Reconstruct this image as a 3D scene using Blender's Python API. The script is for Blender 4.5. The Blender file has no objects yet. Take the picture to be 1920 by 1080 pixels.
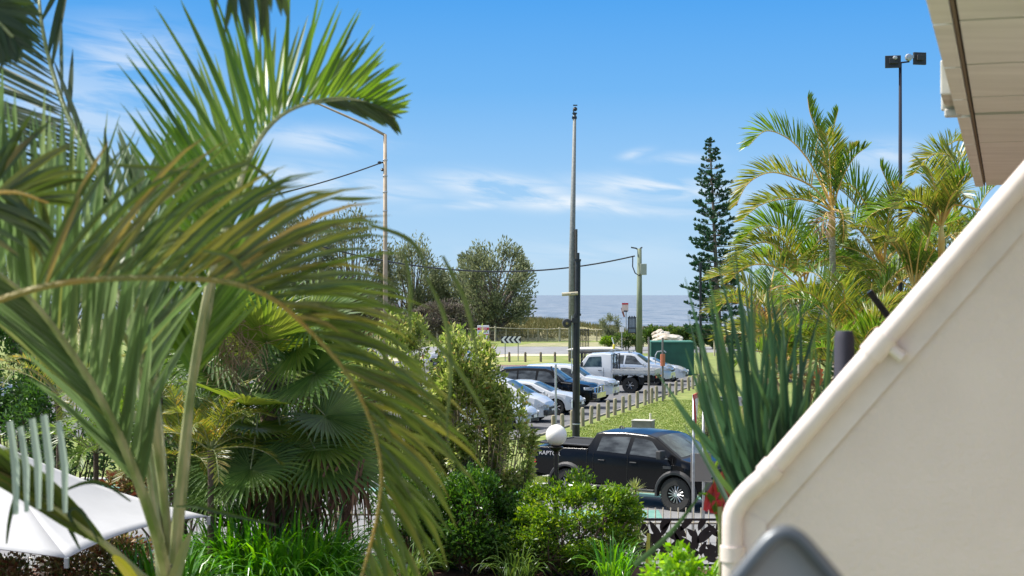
import bpy, bmesh, math, random
import numpy as np
from mathutils import Vector, Matrix, noise
R = math.radians
rnd = random.Random(7)
scene = bpy.context.scene
COL = scene.collection
# ---------------------------------------------------------------- camera
FOC = 1920 * 55 / 36.0      # focal length in photo pixels
H = 5.3                     # eye height
def P(px, py, D):           # point seen at pixel (px,py) at depth D
    return Vector(((px - 960) / FOC * D, D, H - (py - 552) / FOC * D))
def G(px, py, z=0.0):       # point of the ground seen at that pixel
    D = (H - z) * FOC / (py - 552)
    return Vector(((px - 960) / FOC * D, D, z))
cd = bpy.data.cameras.new("camera"); cam = bpy.data.objects.new("camera", cd); COL.objects.link(cam)
cam.location = (0, 0, H); cam.rotation_euler = (R(90), 0, 0)
cd.lens = 55; cd.sensor_width = 36; cd.shift_y = 12 / 1920.0
cd.clip_start = 0.1; cd.clip_end = 30000
cd.dof.use_dof = True; cd.dof.focus_distance = 48; cd.dof.aperture_fstop = 4.8
scene.camera = cam
# ---------------------------------------------------------------- world and sun
SUN_EL = 52; SUN_AZ = -77      # azimuth measured clockwise from +Y
sdir = Vector((math.sin(R(SUN_AZ)) * math.cos(R(SUN_EL)), math.cos(R(SUN_AZ)) * math.cos(R(SUN_EL)), math.sin(R(SUN_EL))))
sl = bpy.data.lights.new("sun", 'SUN'); sl.energy = 4.6; sl.angle = R(0.55); sl.color = (1.0, 0.955, 0.88)
so = bpy.data.objects.new("sun", sl); COL.objects.link(so)
so.rotation_euler = sdir.to_track_quat('Z', 'Y').to_euler(); so.location = (-30, 0, 60)
scene.view_settings.view_transform = 'Standard'; scene.view_settings.look = 'None'
scene.view_settings.exposure = 0.72; scene.view_settings.gamma = 1
w = bpy.data.worlds.new("World"); scene.world = w; w.use_nodes = True
def world():
    nt = w.node_tree; N = nt.nodes; L = nt.links; N.clear()
    out = N.new('ShaderNodeOutputWorld'); bg = N.new('ShaderNodeBackground'); L.new(bg.outputs[0], out.inputs[0])
    def M(op, a, b=None, c=None, clamp=False):
        n = N.new('ShaderNodeMath'); n.operation = op; n.use_clamp = clamp
        for i, v in enumerate((a, b, c)):
            if v is None: continue
            if isinstance(v, (int, float)): n.inputs[i].default_value = v
            else: L.new(v, n.inputs[i])
        return n.outputs[0]
    sky = N.new('ShaderNodeTexSky'); sky.sky_type = 'NISHITA'; sky.sun_disc = False
    sky.sun_elevation = R(SUN_EL); sky.sun_rotation = R(SUN_AZ); sky.air_density = 1.0; sky.dust_density = 0.6; sky.ozone_density = 2
    scl = N.new('ShaderNodeVectorMath'); scl.operation = 'SCALE'; scl.inputs['Scale'].default_value = 0.215
    hz_ = N.new('ShaderNodeHueSaturation'); hz_.inputs['Saturation'].default_value = .18; L.new(sky.outputs[0], hz_.inputs['Color']); L.new(hz_.outputs[0], scl.inputs[0])
    tc = N.new('ShaderNodeTexCoord'); sx = N.new('ShaderNodeSeparateXYZ'); L.new(tc.outputs['Generated'], sx.inputs[0])
    hor = M('SQRT', M('ADD', M('MULTIPLY', sx.outputs[0], sx.outputs[0]), M('MULTIPLY', sx.outputs[1], sx.outputs[1])))
    v = M('DIVIDE', sx.outputs[2], M('MAXIMUM', hor, 0.001))         # tan of elevation
    az = M('ARCTAN2', sx.outputs[0], sx.outputs[1])
    ramp = N.new('ShaderNodeValToRGB'); cr = ramp.color_ramp
    L.new(M('MULTIPLY', v, 4.0, clamp=True), ramp.inputs[0])
    stops = [(0, (.52, .70, .86)), (.10, (.45, .68, .90)), (.30, (.33, .60, .92)), (.52, (.17, .47, .90)), (.75, (.09, .38, .87)), (1, (.045, .29, .80))]; stops = [(p, tuple(v / 1.62 for v in c)) for p, c in stops]
    cr.elements[0].position = 0; cr.elements[0].color = (*stops[0][1], 1)
    cr.elements[1].position = 1; cr.elements[1].color = (*stops[-1][1], 1)
    for p, c in stops[1:-1]:
        e = cr.elements.new(p); e.color = (*c, 1)
    mx = N.new('ShaderNodeMix'); mx.data_type = 'RGBA'
    mr = N.new('ShaderNodeMapRange'); mr.interpolation_type = 'SMOOTHSTEP'; mr.inputs[1].default_value = .28; mr.inputs[2].default_value = .8
    L.new(v, mr.inputs[0]); L.new(mr.outputs[0], mx.inputs[0]); L.new(ramp.outputs[0], mx.inputs[6]); L.new(scl.outputs[0], mx.inputs[7])
    # thin streaky clouds: noise in (azimuth, elevation) kept inside soft ellipses
    cv = N.new('ShaderNodeCombineXYZ'); L.new(M('MULTIPLY', az, 16), cv.inputs[0]); L.new(M('ADD', M('MULTIPLY', v, 85), M('MULTIPLY', az, 10)), cv.inputs[1])
    nz = N.new('ShaderNodeTexNoise'); nz.inputs['Scale'].default_value = 1.0; nz.inputs['Detail'].default_value = 7; nz.inputs['Roughness'].default_value = .55; nz.inputs['Distortion'].default_value = .6
    L.new(cv.outputs[0], nz.inputs['Vector'])
    tot = None
    # px, py, half width, half height (photo pixels), slope, strength
    for (cx, cy, hw, hh, slope, st) in [(945, 352, 110, 20, .10, 1.0), (1040, 378, 150, 16, .07, .95), (1235, 355, 130, 20, .06, .95), (1130, 392, 170, 10, .06, .6), (1270, 300, 60, 10, 0, .45), (890, 384, 50, 8, 0, .6),
                                    (250, 130, 120, 60, .1, .55), (140, 230, 200, 110, .1, .42), (590, 265, 110, 22, .05, .55), (560, 335, 100, 24, .1, .7), (700, 360, 120, 26, .05, .5),
                                    (1640, 300, 80, 24, 0, .6), (1190, 290, 25, 8, -.2, .5), (1100, 480, 240, 30, 0, .22)]:
        da = (cx - 960) / FOC; dv = (552 - cy) / FOC
        a = M('SUBTRACT', az, math.atan(da)); b = M('SUBTRACT', v, dv)
        b = M('ADD', b, M('MULTIPLY', a, slope))
        a = M('DIVIDE', a, hw / FOC); b = M('DIVIDE', b, hh / FOC)
        d = M('ADD', M('MULTIPLY', a, a), M('MULTIPLY', b, b))
        g = M('MULTIPLY', M('POWER', 2.718, M('MULTIPLY', d, -.9)), st)
        tot = g if tot is None else M('MAXIMUM', tot, g)
    n2 = N.new('ShaderNodeMapRange'); n2.inputs[1].default_value = .34; n2.inputs[2].default_value = .56; L.new(nz.outputs[0], n2.inputs[0])
    cl = M('MULTIPLY', tot, n2.outputs[0], clamp=True)
    m2 = N.new('ShaderNodeMix'); m2.data_type = 'RGBA'; m2.inputs[7].default_value = (.55, .585, .615, 1)
    L.new(M('MULTIPLY', cl, .95), m2.inputs[0]); L.new(mx.outputs[2], m2.inputs[6]); L.new(m2.outputs[2], bg.inputs[0])
    bg.inputs[1].default_value = 1.0
world()
# ---------------------------------------------------------------- materials
def mat(name, col, rough=.6, metal=0.0, var=.0, vscale=8, spec=.5, bump=0.0, bscale=40, coat=0, trans=0, col2=None, emis=None, coord='Object', stretch=None, detail=6):
    m = bpy.data.materials.new(name); m.use_nodes = True; nt = m.node_tree; N = nt.nodes; L = nt.links
    b = N['Principled BSDF']; b.inputs['Base Color'].default_value = (*col, 1); b.inputs['Roughness'].default_value = rough
    b.inputs['Metallic'].default_value = metal; b.inputs['Specular IOR Level'].default_value = spec
    if coat: b.inputs['Coat Weight'].default_value = coat; b.inputs['Coat Roughness'].default_value = .04
    if emis: b.inputs['Emission Color'].default_value = (*col, 1); b.inputs['Emission Strength'].default_value = emis
    tc = N.new('ShaderNodeTexCoord'); src = tc.outputs[coord]
    if stretch:
        mp = N.new('ShaderNodeMapping'); mp.inputs['Scale'].default_value = stretch; L.new(src, mp.inputs[0]); src = mp.outputs[0]
    if var or col2:
        nz = N.new('ShaderNodeTexNoise'); nz.inputs['Scale'].default_value = vscale; nz.inputs['Detail'].default_value = detail; L.new(src, nz.inputs['Vector'])
        cr = N.new('ShaderNodeValToRGB'); cr.color_ramp.elements[0].position = .35; cr.color_ramp.elements[1].position = .65
        c2 = col2 or tuple(min(1, c * (1 + var)) for c in col); c1 = col if col2 else tuple(c * (1 - var) for c in col)
        cr.color_ramp.elements[0].color = (*c1, 1); cr.color_ramp.elements[1].color = (*c2, 1)
        L.new(nz.outputs[0], cr.inputs[0]); L.new(cr.outputs[0], b.inputs['Base Color'])
    if bump:
        nb = N.new('ShaderNodeTexNoise'); nb.inputs['Scale'].default_value = bscale; nb.inputs['Detail'].default_value = 5; L.new(src, nb.inputs['Vector'])
        bp = N.new('ShaderNodeBump'); bp.inputs['Strength'].default_value = bump; bp.inputs['Distance'].default_value = .02; L.new(nb.outputs[0], bp.inputs['Height']); L.new(bp.outputs[0], b.inputs['Normal'])
    return m
def leafmat(name, cols, rough=.4, trans=.35, spec=.5, pos=None):
    """foliage: each leaf takes its own colour from the ramp, with light passing through it"""
    m = bpy.data.materials.new(name); m.use_nodes = True; nt = m.node_tree; N = nt.nodes; L = nt.links
    b = N['Principled BSDF']; b.inputs['Roughness'].default_value = rough; b.inputs['Specular IOR Level'].default_value = spec
    g = N.new('ShaderNodeNewGeometry'); cr = N.new('ShaderNodeValToRGB'); e = cr.color_ramp.elements
    n = len(cols)
    e[0].position = 0; e[0].color = (*cols[0], 1); e[1].position = 1; e[1].color = (*cols[-1], 1)
    for i, c in enumerate(cols[1:-1]):
        q = e.new((pos[i + 1] if pos else (i + 1) / (n - 1))); q.color = (*c, 1)
    L.new(g.outputs['Random Per Island'], cr.inputs[0])
    nz = N.new('ShaderNodeTexNoise'); nz.inputs['Scale'].default_value = 3; tc = N.new('ShaderNodeTexCoord'); L.new(tc.outputs['Object'], nz.inputs['Vector'])
    hs = N.new('ShaderNodeHueSaturation'); mr = N.new('ShaderNodeMapRange'); mr.inputs[1].default_value = .3; mr.inputs[2].default_value = .7; mr.inputs[3].default_value = .72; mr.inputs[4].default_value = 1.25
    L.new(nz.outputs[0], mr.inputs[0]); L.new(mr.outputs[0], hs.inputs['Value']); L.new(cr.outputs[0], hs.inputs['Color'])
    L.new(hs.outputs[0], b.inputs['Base Color'])
    if trans:
        t = N.new('ShaderNodeBsdfTranslucent'); mx = N.new('ShaderNodeMixShader'); mx.inputs[0].default_value = trans
        h2 = N.new('ShaderNodeHueSaturation'); h2.inputs['Hue'].default_value = .485; h2.inputs['Saturation'].default_value = 1.1; h2.inputs['Value'].default_value = 1.5; L.new(hs.outputs[0], h2.inputs['Color']); L.new(h2.outputs[0], t.inputs[0])
        L.new(b.outputs[0], mx.inputs[1]); L.new(t.outputs[0], mx.inputs[2]); L.new(mx.outputs[0], N['Material Output'].inputs[0])
    return m
# ---------------------------------------------------------------- mesh helpers
class MB:
    def __init__(s): s.v = []; s.f = []; s.m = []; s.mi = 0
    def add(s, vs, fs, mi=None):
        o = len(s.v); s.v += [tuple(v) for v in vs]; s.f += [tuple(i + o for i in f) for f in fs]; s.m += [s.mi if mi is None else mi] * len(fs); return s
    def box(s, c, size, rz=0, mi=None, rx=0, ry=0):
        x, y, z = (a / 2 for a in size); M = Matrix.Translation(c) @ Matrix.Rotation(rz, 4, 'Z') @ Matrix.Rotation(ry, 4, 'Y') @ Matrix.Rotation(rx, 4, 'X')
        vs = [M @ Vector((a * x, b * y, d * z)) for a in (-1, 1) for b in (-1, 1) for d in (-1, 1)]
        return s.add(vs, [(0, 1, 3, 2), (4, 6, 7, 5), (0, 4, 5, 1), (2, 3, 7, 6), (0, 2, 6, 4), (1, 5, 7, 3)], mi)
    def tube(s, pts, rad, n=8, mi=None, cap=True):
        pts = [Vector(p) for p in pts]; k = len(pts)
        if isinstance(rad, (int, float)): rad = [rad] * k
        up = None; vs = []
        for i, p in enumerate(pts):
            T = (pts[min(i + 1, k - 1)] - pts[max(i - 1, 0)]).normalized()
            if up is None: up = Vector((0, 0, 1)) if abs(T.z) < .9 else Vector((0, 1, 0))
            S = T.cross(up).normalized(); up = S.cross(T).normalized()
            for j in range(n):
                a = 2 * math.pi * j / n; vs.append(p + (S * math.cos(a) + up * math.sin(a)) * rad[i])
        fs = [(i * n + j, i * n + (j + 1) % n, (i + 1) * n + (j + 1) % n, (i + 1) * n + j) for i in range(k - 1) for j in range(n)]
        if cap: fs += [tuple(range(n))[::-1], tuple((k - 1) * n + j for j in range(n))]
        return s.add(vs, fs, mi)
    def lathe(s, prof, n=20, c=(0, 0, 0), axis='Z', mi=None):
        vs = []
        for r, h in prof:
            for j in range(n):
                a = 2 * math.pi * j / n; x, y = r * math.cos(a), r * math.sin(a)
                vs.append(Vector(c) + (Vector((x, y, h)) if axis == 'Z' else Vector((x, h, y))))
        k = len(prof)
        return s.add(vs, [(i * n + j, i * n + (j + 1) % n, (i + 1) * n + (j + 1) % n, (i + 1) * n + j) for i in range(k - 1) for j in range(n)], mi)
    def prism(s, poly, ext, mi=None):     # polygon (3D points) extruded by vector
        k = len(poly); e = Vector(ext); a = [Vector(p) for p in poly]
        return s.add(a + [p + e for p in a], [tuple(range(k)), tuple(range(k, 2 * k))[::-1]] + [(i, (i + 1) % k, k + (i + 1) % k, k + i) for i in range(k)], mi)
    def blade(s, pts, wid, nrm, mi=None, fold=0.0, wdir=None):
        """leaf blade along pts; widths wid; nrm = surface normal hint"""
        k = len(pts); vs = []; c = 3 if fold else 2
        for i, p in enumerate(pts):
            T = (pts[min(i + 1, k - 1)] - pts[max(i - 1, 0)])
            W = wdir if wdir is not None else T.cross(nrm)
            if W.length < 1e-9: W = Vector((1, 0, 0))
            W = W.normalized(); h = wid[i] / 2
            vs.append(p - W * h)
            if fold: vs.append(p - nrm * (fold * h))
            vs.append(p + W * h)
        fs = []
        for i in range(k - 1):
            for j in range(c - 1):
                a = i * c + j; fs.append((a, a + 1, a + c + 1, a + c))
        return s.add(vs, fs, mi)
    def build(s, name, mats, parent=None, smooth=False, world=False, bevel=0, auto=None):
        me = bpy.data.meshes.new(name)
        vs = s.v
        if parent is not None and world:
            inv = (Matrix.Translation(parent.location) @ parent.rotation_euler.to_matrix().to_4x4()).inverted()
            A = np.array(inv); V = np.array(vs); V = V @ A[:3, :3].T + A[:3, 3]; vs = V.tolist()
        me.from_pydata(vs, [], s.f)
        if not isinstance(mats, (list, tuple)): mats = [mats]
        for m in mats: me.materials.append(m)
        me.polygons.foreach_set('material_index', s.m)
        if smooth: me.polygons.foreach_set('use_smooth', [True] * len(s.f))
        me.validate(); me.update()
        o = bpy.data.objects.new(name, me); COL.objects.link(o)
        if parent is not None: o.parent = parent
        if auto: 
            try: me.set_sharp_from_angle(angle=R(auto))
            except Exception: pass
        if bevel:
            b = o.modifiers.new('bevel', 'BEVEL'); b.width = bevel; b.segments = 2; b.limit_method = 'ANGLE'; b.angle_limit = R(40)
        return o
def empty(name, loc, label=None, cat=None, group=None, rz=0):
    o = bpy.data.objects.new(name, None); COL.objects.link(o); o.location = loc; o.rotation_euler = (0, 0, rz); o.empty_display_size = .2
    tag(o, label, cat, group); return o
def tag(o, label=None, cat=None, group=None, kind=None):
    if label: o['label'] = label
    if cat: o['category'] = cat
    if group: o['group'] = group
    if kind: o['kind'] = kind
    return o
def copy_tree(o, parent=None):
    c = o.copy(); COL.objects.link(c); c.parent = parent
    for ch in list(o.children): copy_tree(ch, c)
    return c
def catmull(ctrl, n):
    c = [ctrl[0] * 2 - ctrl[1]] + list(ctrl) + [ctrl[-1] * 2 - ctrl[-2]]; k = len(ctrl) - 1; out = []
    for i in range(n + 1):
        u = i / n * k; j = min(int(u), k - 1); t = u - j; a, b, d, e = c[j], c[j + 1], c[j + 2], c[j + 3]
        out.append(.5 * ((2 * b) + (d - a) * t + (2 * a - 5 * b + 4 * d - e) * t * t + (3 * b - a - 3 * d + e) * t ** 3))
    return out
def interp(tab, x):
    if x <= tab[0][0]: return tab[0][1]
    for (a, va), (b, vb) in zip(tab, tab[1:]):
        if x <= b: return va + (vb - va) * (x - a) / (b - a) if b > a else vb
    return tab[-1][1]
def text_mesh(name, body, size, mat_, parent, M, extr=.004, bold=0.0, sx=1):
    cu = bpy.data.curves.new(name, 'FONT'); cu.body = body; cu.size = size; cu.extrude = extr; cu.align_x = 'CENTER'; cu.align_y = 'CENTER'; cu.offset = bold
    t = bpy.data.objects.new(name, cu); COL.objects.link(t)
    dg = bpy.context.evaluated_depsgraph_get(); me = bpy.data.meshes.new_from_object(t.evaluated_get(dg)); bpy.data.objects.remove(t)
    me.transform(M @ Matrix.Diagonal((sx, 1, 1, 1))); me.materials.clear(); me.materials.append(mat_); me.name = name
    o = bpy.data.objects.new(name, me); COL.objects.link(o); o.parent = parent; return o
# ---------------------------------------------------------------- shared materials
M_grass = mat('lawn_grass', (.115, .16, .025), .9, var=0, col2=(.20, .225, .055), vscale=1.3, bump=.3, bscale=40, coord='Object', detail=12)
M_grass2 = mat('verge_grass', (.12, .17, .03), .9, col2=(.27, .26, .09), vscale=.35, bump=.6, bscale=12, detail=10)
M_asph = mat('asphalt', (.085, .085, .09), .85, col2=(.13, .13, .135), vscale=2, bump=.3, bscale=60, detail=10)
M_asphL = mat('old_asphalt', (.16, .16, .165), .85, col2=(.22, .22, .225), vscale=.6, bump=.3, bscale=50, detail=10)
M_conc = mat('concrete', (.34, .33, .30), .85, col2=(.46, .44, .40), vscale=3, bump=.2, bscale=40)
M_sand = mat('sand', (.45, .38, .26), .95, col2=(.55, .47, .33), vscale=.8, bump=.3, bscale=10)
M_teal = mat('green_lane_paint', (.10, .25, .21), .7, col2=(.16, .31, .27), vscale=6)
M_mulch = mat('mulch', (.045, .022, .014), .95, col2=(.14, .06, .035), vscale=25, bump=1, bscale=60)
M_wood = mat('weathered_wood', (.20, .17, .11), .9, col2=(.36, .33, .22), vscale=9, bump=.4, bscale=30, stretch=(1, 1, .25))
M_woodpale = mat('pale_timber', (.45, .40, .29), .9, var=.2, vscale=5)
M_blackmetal = mat('black_painted_metal', (.012, .012, .014), .35, var=.3, vscale=5)
M_greymetal = mat('galvanised_metal', (.42, .43, .44), .4, metal=.6, var=.12, vscale=20)
M_whitepaint = mat('white_paint', (.78, .78, .76), .5, var=.05, vscale=10)
M_greypole = mat('grey_pole', (.16, .17, .16), .6, var=.2, vscale=6)
M_rubber = mat('tyre_rubber', (.022, .021, .02), .85, bump=.5, bscale=60)
M_darkpl = mat('dark_plastic', (.025, .025, .027), .55, bump=.1, bscale=80)
M_under = mat('underbody', (.008, .008, .008), .9)
M_rim = mat('alloy_rim', (.55, .55, .56), .3, metal=.9)
M_rimd = mat('dark_rim', (.05, .05, .05), .4, metal=.5)
M_glass = mat('car_glass', (.010, .012, .013), .06, spec=.5, col2=(.075, .085, .09), vscale=2.2, stretch=(1, 1, 3))  # stretched lighter noise in the colour stands in for reflections and the cabin behind
M_glassg = mat('windscreen_glass', (.055, .075, .07), .06, spec=.6, var=.6, vscale=2.6)
M_red = mat('red_lens', (.5, .02, .02), .2, coat=.5)
M_lamp = mat('headlight_glass', (.42, .43, .44), .15, metal=.0, coat=.5, var=.35, vscale=14)
M_chrome = mat('chrome', (.75, .76, .77), .12, metal=1)
# ---------------------------------------------------------------- setting
def sheet(name, poly, m, z=None, kind='structure'):
    b = MB(); b.add([(p[0], p[1], p[2] if z is None else z) for p in poly], [tuple(range(len(poly)))])
    o = b.build(name, m); tag(o, kind=kind); return o
def patch(name, poly, m, z): return sheet(name, poly, m, z)
AX = Vector((.285, .9585, 0))       # street grid axis, away from the camera
AY = Vector((.9585, -.285, 0))      # across, to the right
# ground: one large sheet with a gentle fall to the beach
def ground():
    b = MB(); nx = 60; ys = [-20, 0, 10, 20, 30, 40, 50, 60, 70, 85, 100, 115, 130, 145, 160, 170, 180, 186, 192, 198, 204, 212, 222, 240, 300]
    for y in ys:
        for i in range(nx + 1):
            x = -150 + 300 * i / nx
            z = 0
            if y > 180: z = (y - 180) * -.02 if y < 186 else -0.12
            if y > 204: z = -.12 - (y - 204) * .075
            b.v.append((x, y, z))
    n = nx + 1
    for j in range(len(ys) - 1):
        for i in range(nx): b.f.append((j * n + i, j * n + i + 1, (j + 1) * n + i + 1, (j + 1) * n + i)); b.m.append(1 if ys[j] >= 175 else 0)
    tag(b.build('ground', [M_grass, M_sand], smooth=True), kind='structure')
ground()
def sea():
    m = bpy.data.materials.new('sea_water'); m.use_nodes = True; nt = m.node_tree; N = nt.nodes; L = nt.links; b = N['Principled BSDF']
    b.inputs['Base Color'].default_value = (.12, .145, .165, 1); b.inputs['Roughness'].default_value = .35; b.inputs['Specular IOR Level'].default_value = .35
    tc = N.new('ShaderNodeTexCoord'); mp = N.new('ShaderNodeMapping'); mp.inputs['Scale'].default_value = (.10, .045, 1); L.new(tc.outputs['Object'], mp.inputs[0])
    nz = N.new('ShaderNodeTexNoise'); nz.inputs['Scale'].default_value = 1.0; nz.inputs['Detail'].default_value = 9; nz.inputs['Roughness'].default_value = .65; L.new(mp.outputs[0], nz.inputs['Vector'])
    bp = N.new('ShaderNodeBump'); bp.inputs['Strength'].default_value = 1; bp.inputs['Distance'].default_value = 1.6; L.new(nz.outputs[0], bp.inputs['Height']); L.new(bp.outputs[0], b.inputs['Normal'])
    cr = N.new('ShaderNodeValToRGB'); cr.color_ramp.elements[0].position = .38; cr.color_ramp.elements[1].position = .66
    cr.color_ramp.elements[0].color = (.095, .12, .14, 1); cr.color_ramp.elements[1].color = (.24, .25, .255, 1); L.new(nz.outputs[0], cr.inputs[0]); L.new(cr.outputs[0], b.inputs['Base Color'])
    q = MB(); q.add([(-6000, 215, -2.2), (6000, 215, -2.2), (9000, 14000, -2.2), (-9000, 14000, -2.2)], [(0, 1, 2, 3)])
    tag(q.build('sea', m), kind='structure')
sea()
def gp(px, py): return G(px, py)
# far verge, beach road, car park, near road
patch('beach_road', [G(300, 666), G(300, 651), G(960, 650), G(1500, 650), G(1500, 659), G(1085, 664), G(960, 663.5), G(880, 669)], M_asphL, .006)
patch('road_shoulder', [G(700, 671), G(880, 669.4), G(960, 663.8), G(1085, 664.3), G(1085, 667), G(960, 668), G(890, 674), G(700, 678)], M_sand, .012)
patch('dry_verge', [G(960, 649.7), G(1000, 643), G(1300, 640), G(1500, 640), G(1500, 649.7)], mat('dry_grass', (.17, .18, .08), .95, col2=(.30, .27, .15), vscale=.8), .008)
L0 = Vector((2.8, 62.8, 0)); 
def LP(t): return L0 + AX * t       # along the bollard line
cp = [LP(-4.6) - AY * .45, LP(34) - AY * .45, LP(60) - AY * 12, LP(60) - AY * 40, LP(-10) - AY * 40, LP(-10) - AY * 2.2]
patch('car_park', cp, M_asph, .005)
# green island beyond the car park, in front of the beach road
patch('grass_island', [G(905, 684.5), G(1085, 684.5), G(1215, 690), G(1215, 671), G(1085, 668), G(960, 669), G(900, 675), G(840, 684)], M_grass2, .012)
patch('red_kerb_strip', [G(905, 686), G(1072, 686), G(1072, 684.6), G(905, 684.6)], mat('red_soil', (.20, .11, .09), .9), .014)
TY = R(-38); TD = Vector((math.cos(TY), math.sin(TY), 0)); TN = Vector((-TD.y, TD.x, 0))
T0 = G(1268, 957)                    # contact point of the utility's front wheel
def TP(a, b): return T0 + TD * a + TN * b
# footpath behind the near road, kerb, asphalt
patch('footpath', [G(700, 902), G(700, 884), G(1000, 879.5), G(1120, 884), G(1120, 897), G(1000, 893)], M_conc, .010)
road = [TP(-40, 2.55), TP(-5.2, 2.55), TP(-3.2, 2.6), TP(20, 2.6), TP(20, -30), TP(-60, -30)]
rd = [Vector((-40, 47, 0)), Vector((-8, 43.5, 0)), Vector((-1, 42.9, 0)), Vector((2.6, 42.2, 0)), Vector((5.5, 40.9, 0)), Vector((9, 38.9, 0)), Vector((20, 32, 0)), Vector((20, 28.5, 0)), Vector((-40, 28.5, 0))]
patch('road', rd, M_asphL, .005)
def strip(name, pts, wdt, m, z, h=0):
    b = MB(); vs = []
    for i, p in enumerate(pts):
        T = (pts[min(i + 1, len(pts) - 1)] - pts[max(i - 1, 0)]).normalized(); S = Vector((-T.y, T.x, 0))
        vs += [p + Vector((0, 0, z)), p + S * wdt + Vector((0, 0, z))]
        if h: vs += [p + Vector((0, 0, 0)), p + S * wdt]
    k = 4 if h else 2; fs = []
    for i in range(len(pts) - 1):
        fs.append((i * k, i * k + 1, i * k + k + 1, i * k + k))
        if h: fs += [(i * k, i * k + k, i * k + k + 2, i * k + 2), (i * k + 1, i * k + 3, i * k + k + 3, i * k + k + 1)]
    b.add(vs, fs); return tag(b.build(name, m), kind='structure')
strip('kerb', catmull(rd[:7], 40), .32, M_conc, .13, h=1)
c2 = catmull([p - Vector((0, 1.0, 0)) for p in rd[:7]], 40)
strip('bike_lane', c2, .75, M_teal, .010)
patch('crossing_paint', [G(1040, 957), G(1235, 957), G(1242, 972), G(1040, 972)], M_teal, .010)
strip('near_kerb', [Vector((-40, 29.3, 0)), Vector((20, 29.3, 0))], .3, M_conc, .12, h=1)
# wheel stop kerb of the car park
strip('car_park_kerb', [LP(-9) - AY * 1.6, LP(-4.6) - AY * .45, LP(10) - AY * .45, LP(34) - AY * .45], .12, mat('dirty_concrete', (.16, .15, .13), .9, col2=(.24, .22, .19), vscale=3), .06, h=1)
# garden bed (raised mulch) this side of the fence
def bed():
    b = MB(); xs = np.linspace(-14, 14, 57); ys = np.linspace(8, 29.0, 43)
    for y in ys:
        for x in xs:
            z = .32 + .05 * noise.noise(Vector((x * .7, y * .7, 0))) + .02 * noise.noise(Vector((x * 4, y * 4, 3)))
            if y > 28.6: z = .02
            b.v.append((x, y, z))
    n = len(xs)
    for j in range(len(ys) - 1):
        for i in range(n - 1): b.f.append((j * n + i, j * n + i + 1, (j + 1) * n + i + 1, (j + 1) * n + i)); b.m.append(0)
    tag(b.build('garden_bed', M_mulch, smooth=True), kind='structure')
bed()
# dune ridge behind the beach fence
def dune():
    b = MB(); xs = np.linspace(-60, 60, 121); ys = np.linspace(181, 206, 26)
    for y in ys:
        for x in xs:
            px = 960 + x / y * FOC
            t = math.sin(math.pi * (y - 181) / 25) ** .7 if 181 < y < 206 else 0
            hh = interp([(-2000, 2.6), (850, 2.4), (960, 2.25), (1010, 2.3), (1060, 1.9), (1100, 1.5), (1150, 1.2), (1300, 1.0), (4000, 1.0)], px)
            b.v.append((x, y, -.3 + t * hh * (1 + .22 * noise.noise(Vector((x * .25, y * .3, 1))))))
    n = len(xs)
    for j in range(len(ys) - 1):
        for i in range(n - 1): b.f.append((j * n + i, j * n + i + 1, (j + 1) * n + i + 1, (j + 1) * n + i)); b.m.append(0)
    tag(b.build('sand_dune', mat('dune_sand', (.13, .14, .06), .95, col2=(.30, .27, .15), vscale=.25, bump=.4, bscale=5), smooth=True), kind='structure')
    g = MB()
    for i in range(42000):
        x = rnd.uniform(-40, 45); y = rnd.uniform(182, 200); px = 960 + x / y * FOC
        if px > 1075 and noise.noise(Vector((x * .3, y * .3, 5))) < .05: continue
        t = math.sin(math.pi * (y - 181) / 25) ** .7
        hh = interp([(-2000, 2.6), (850, 2.4), (960, 2.25), (1010, 2.3), (1060, 1.9), (1100, 1.5), (1150, 1.2), (1300, 1.0), (4000, 1.0)], px)
        z = -.3 + t * hh * (1 + .22 * noise.noise(Vector((x * .25, y * .3, 1))))
        h = rnd.uniform(.3, .8); a = rnd.uniform(0, 6.28); l = rnd.uniform(.1, .4)
        p = Vector((x, y, z)); g.add([p - Vector((.05, 0, 0)), p + Vector((.05, 0, 0)), p + Vector((math.cos(a) * l, math.sin(a) * l, h))], [(0, 1, 2)])
    tag(g.build('dune_grass', leafmat('dune_grass_leaf', [(.10, .11, .03), (.17, .17, .06), (.30, .26, .12)], .8, .2)), kind='stuff', label='dry green grass covering the dune behind the beach fence', cat='grass')
dune()
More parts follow.
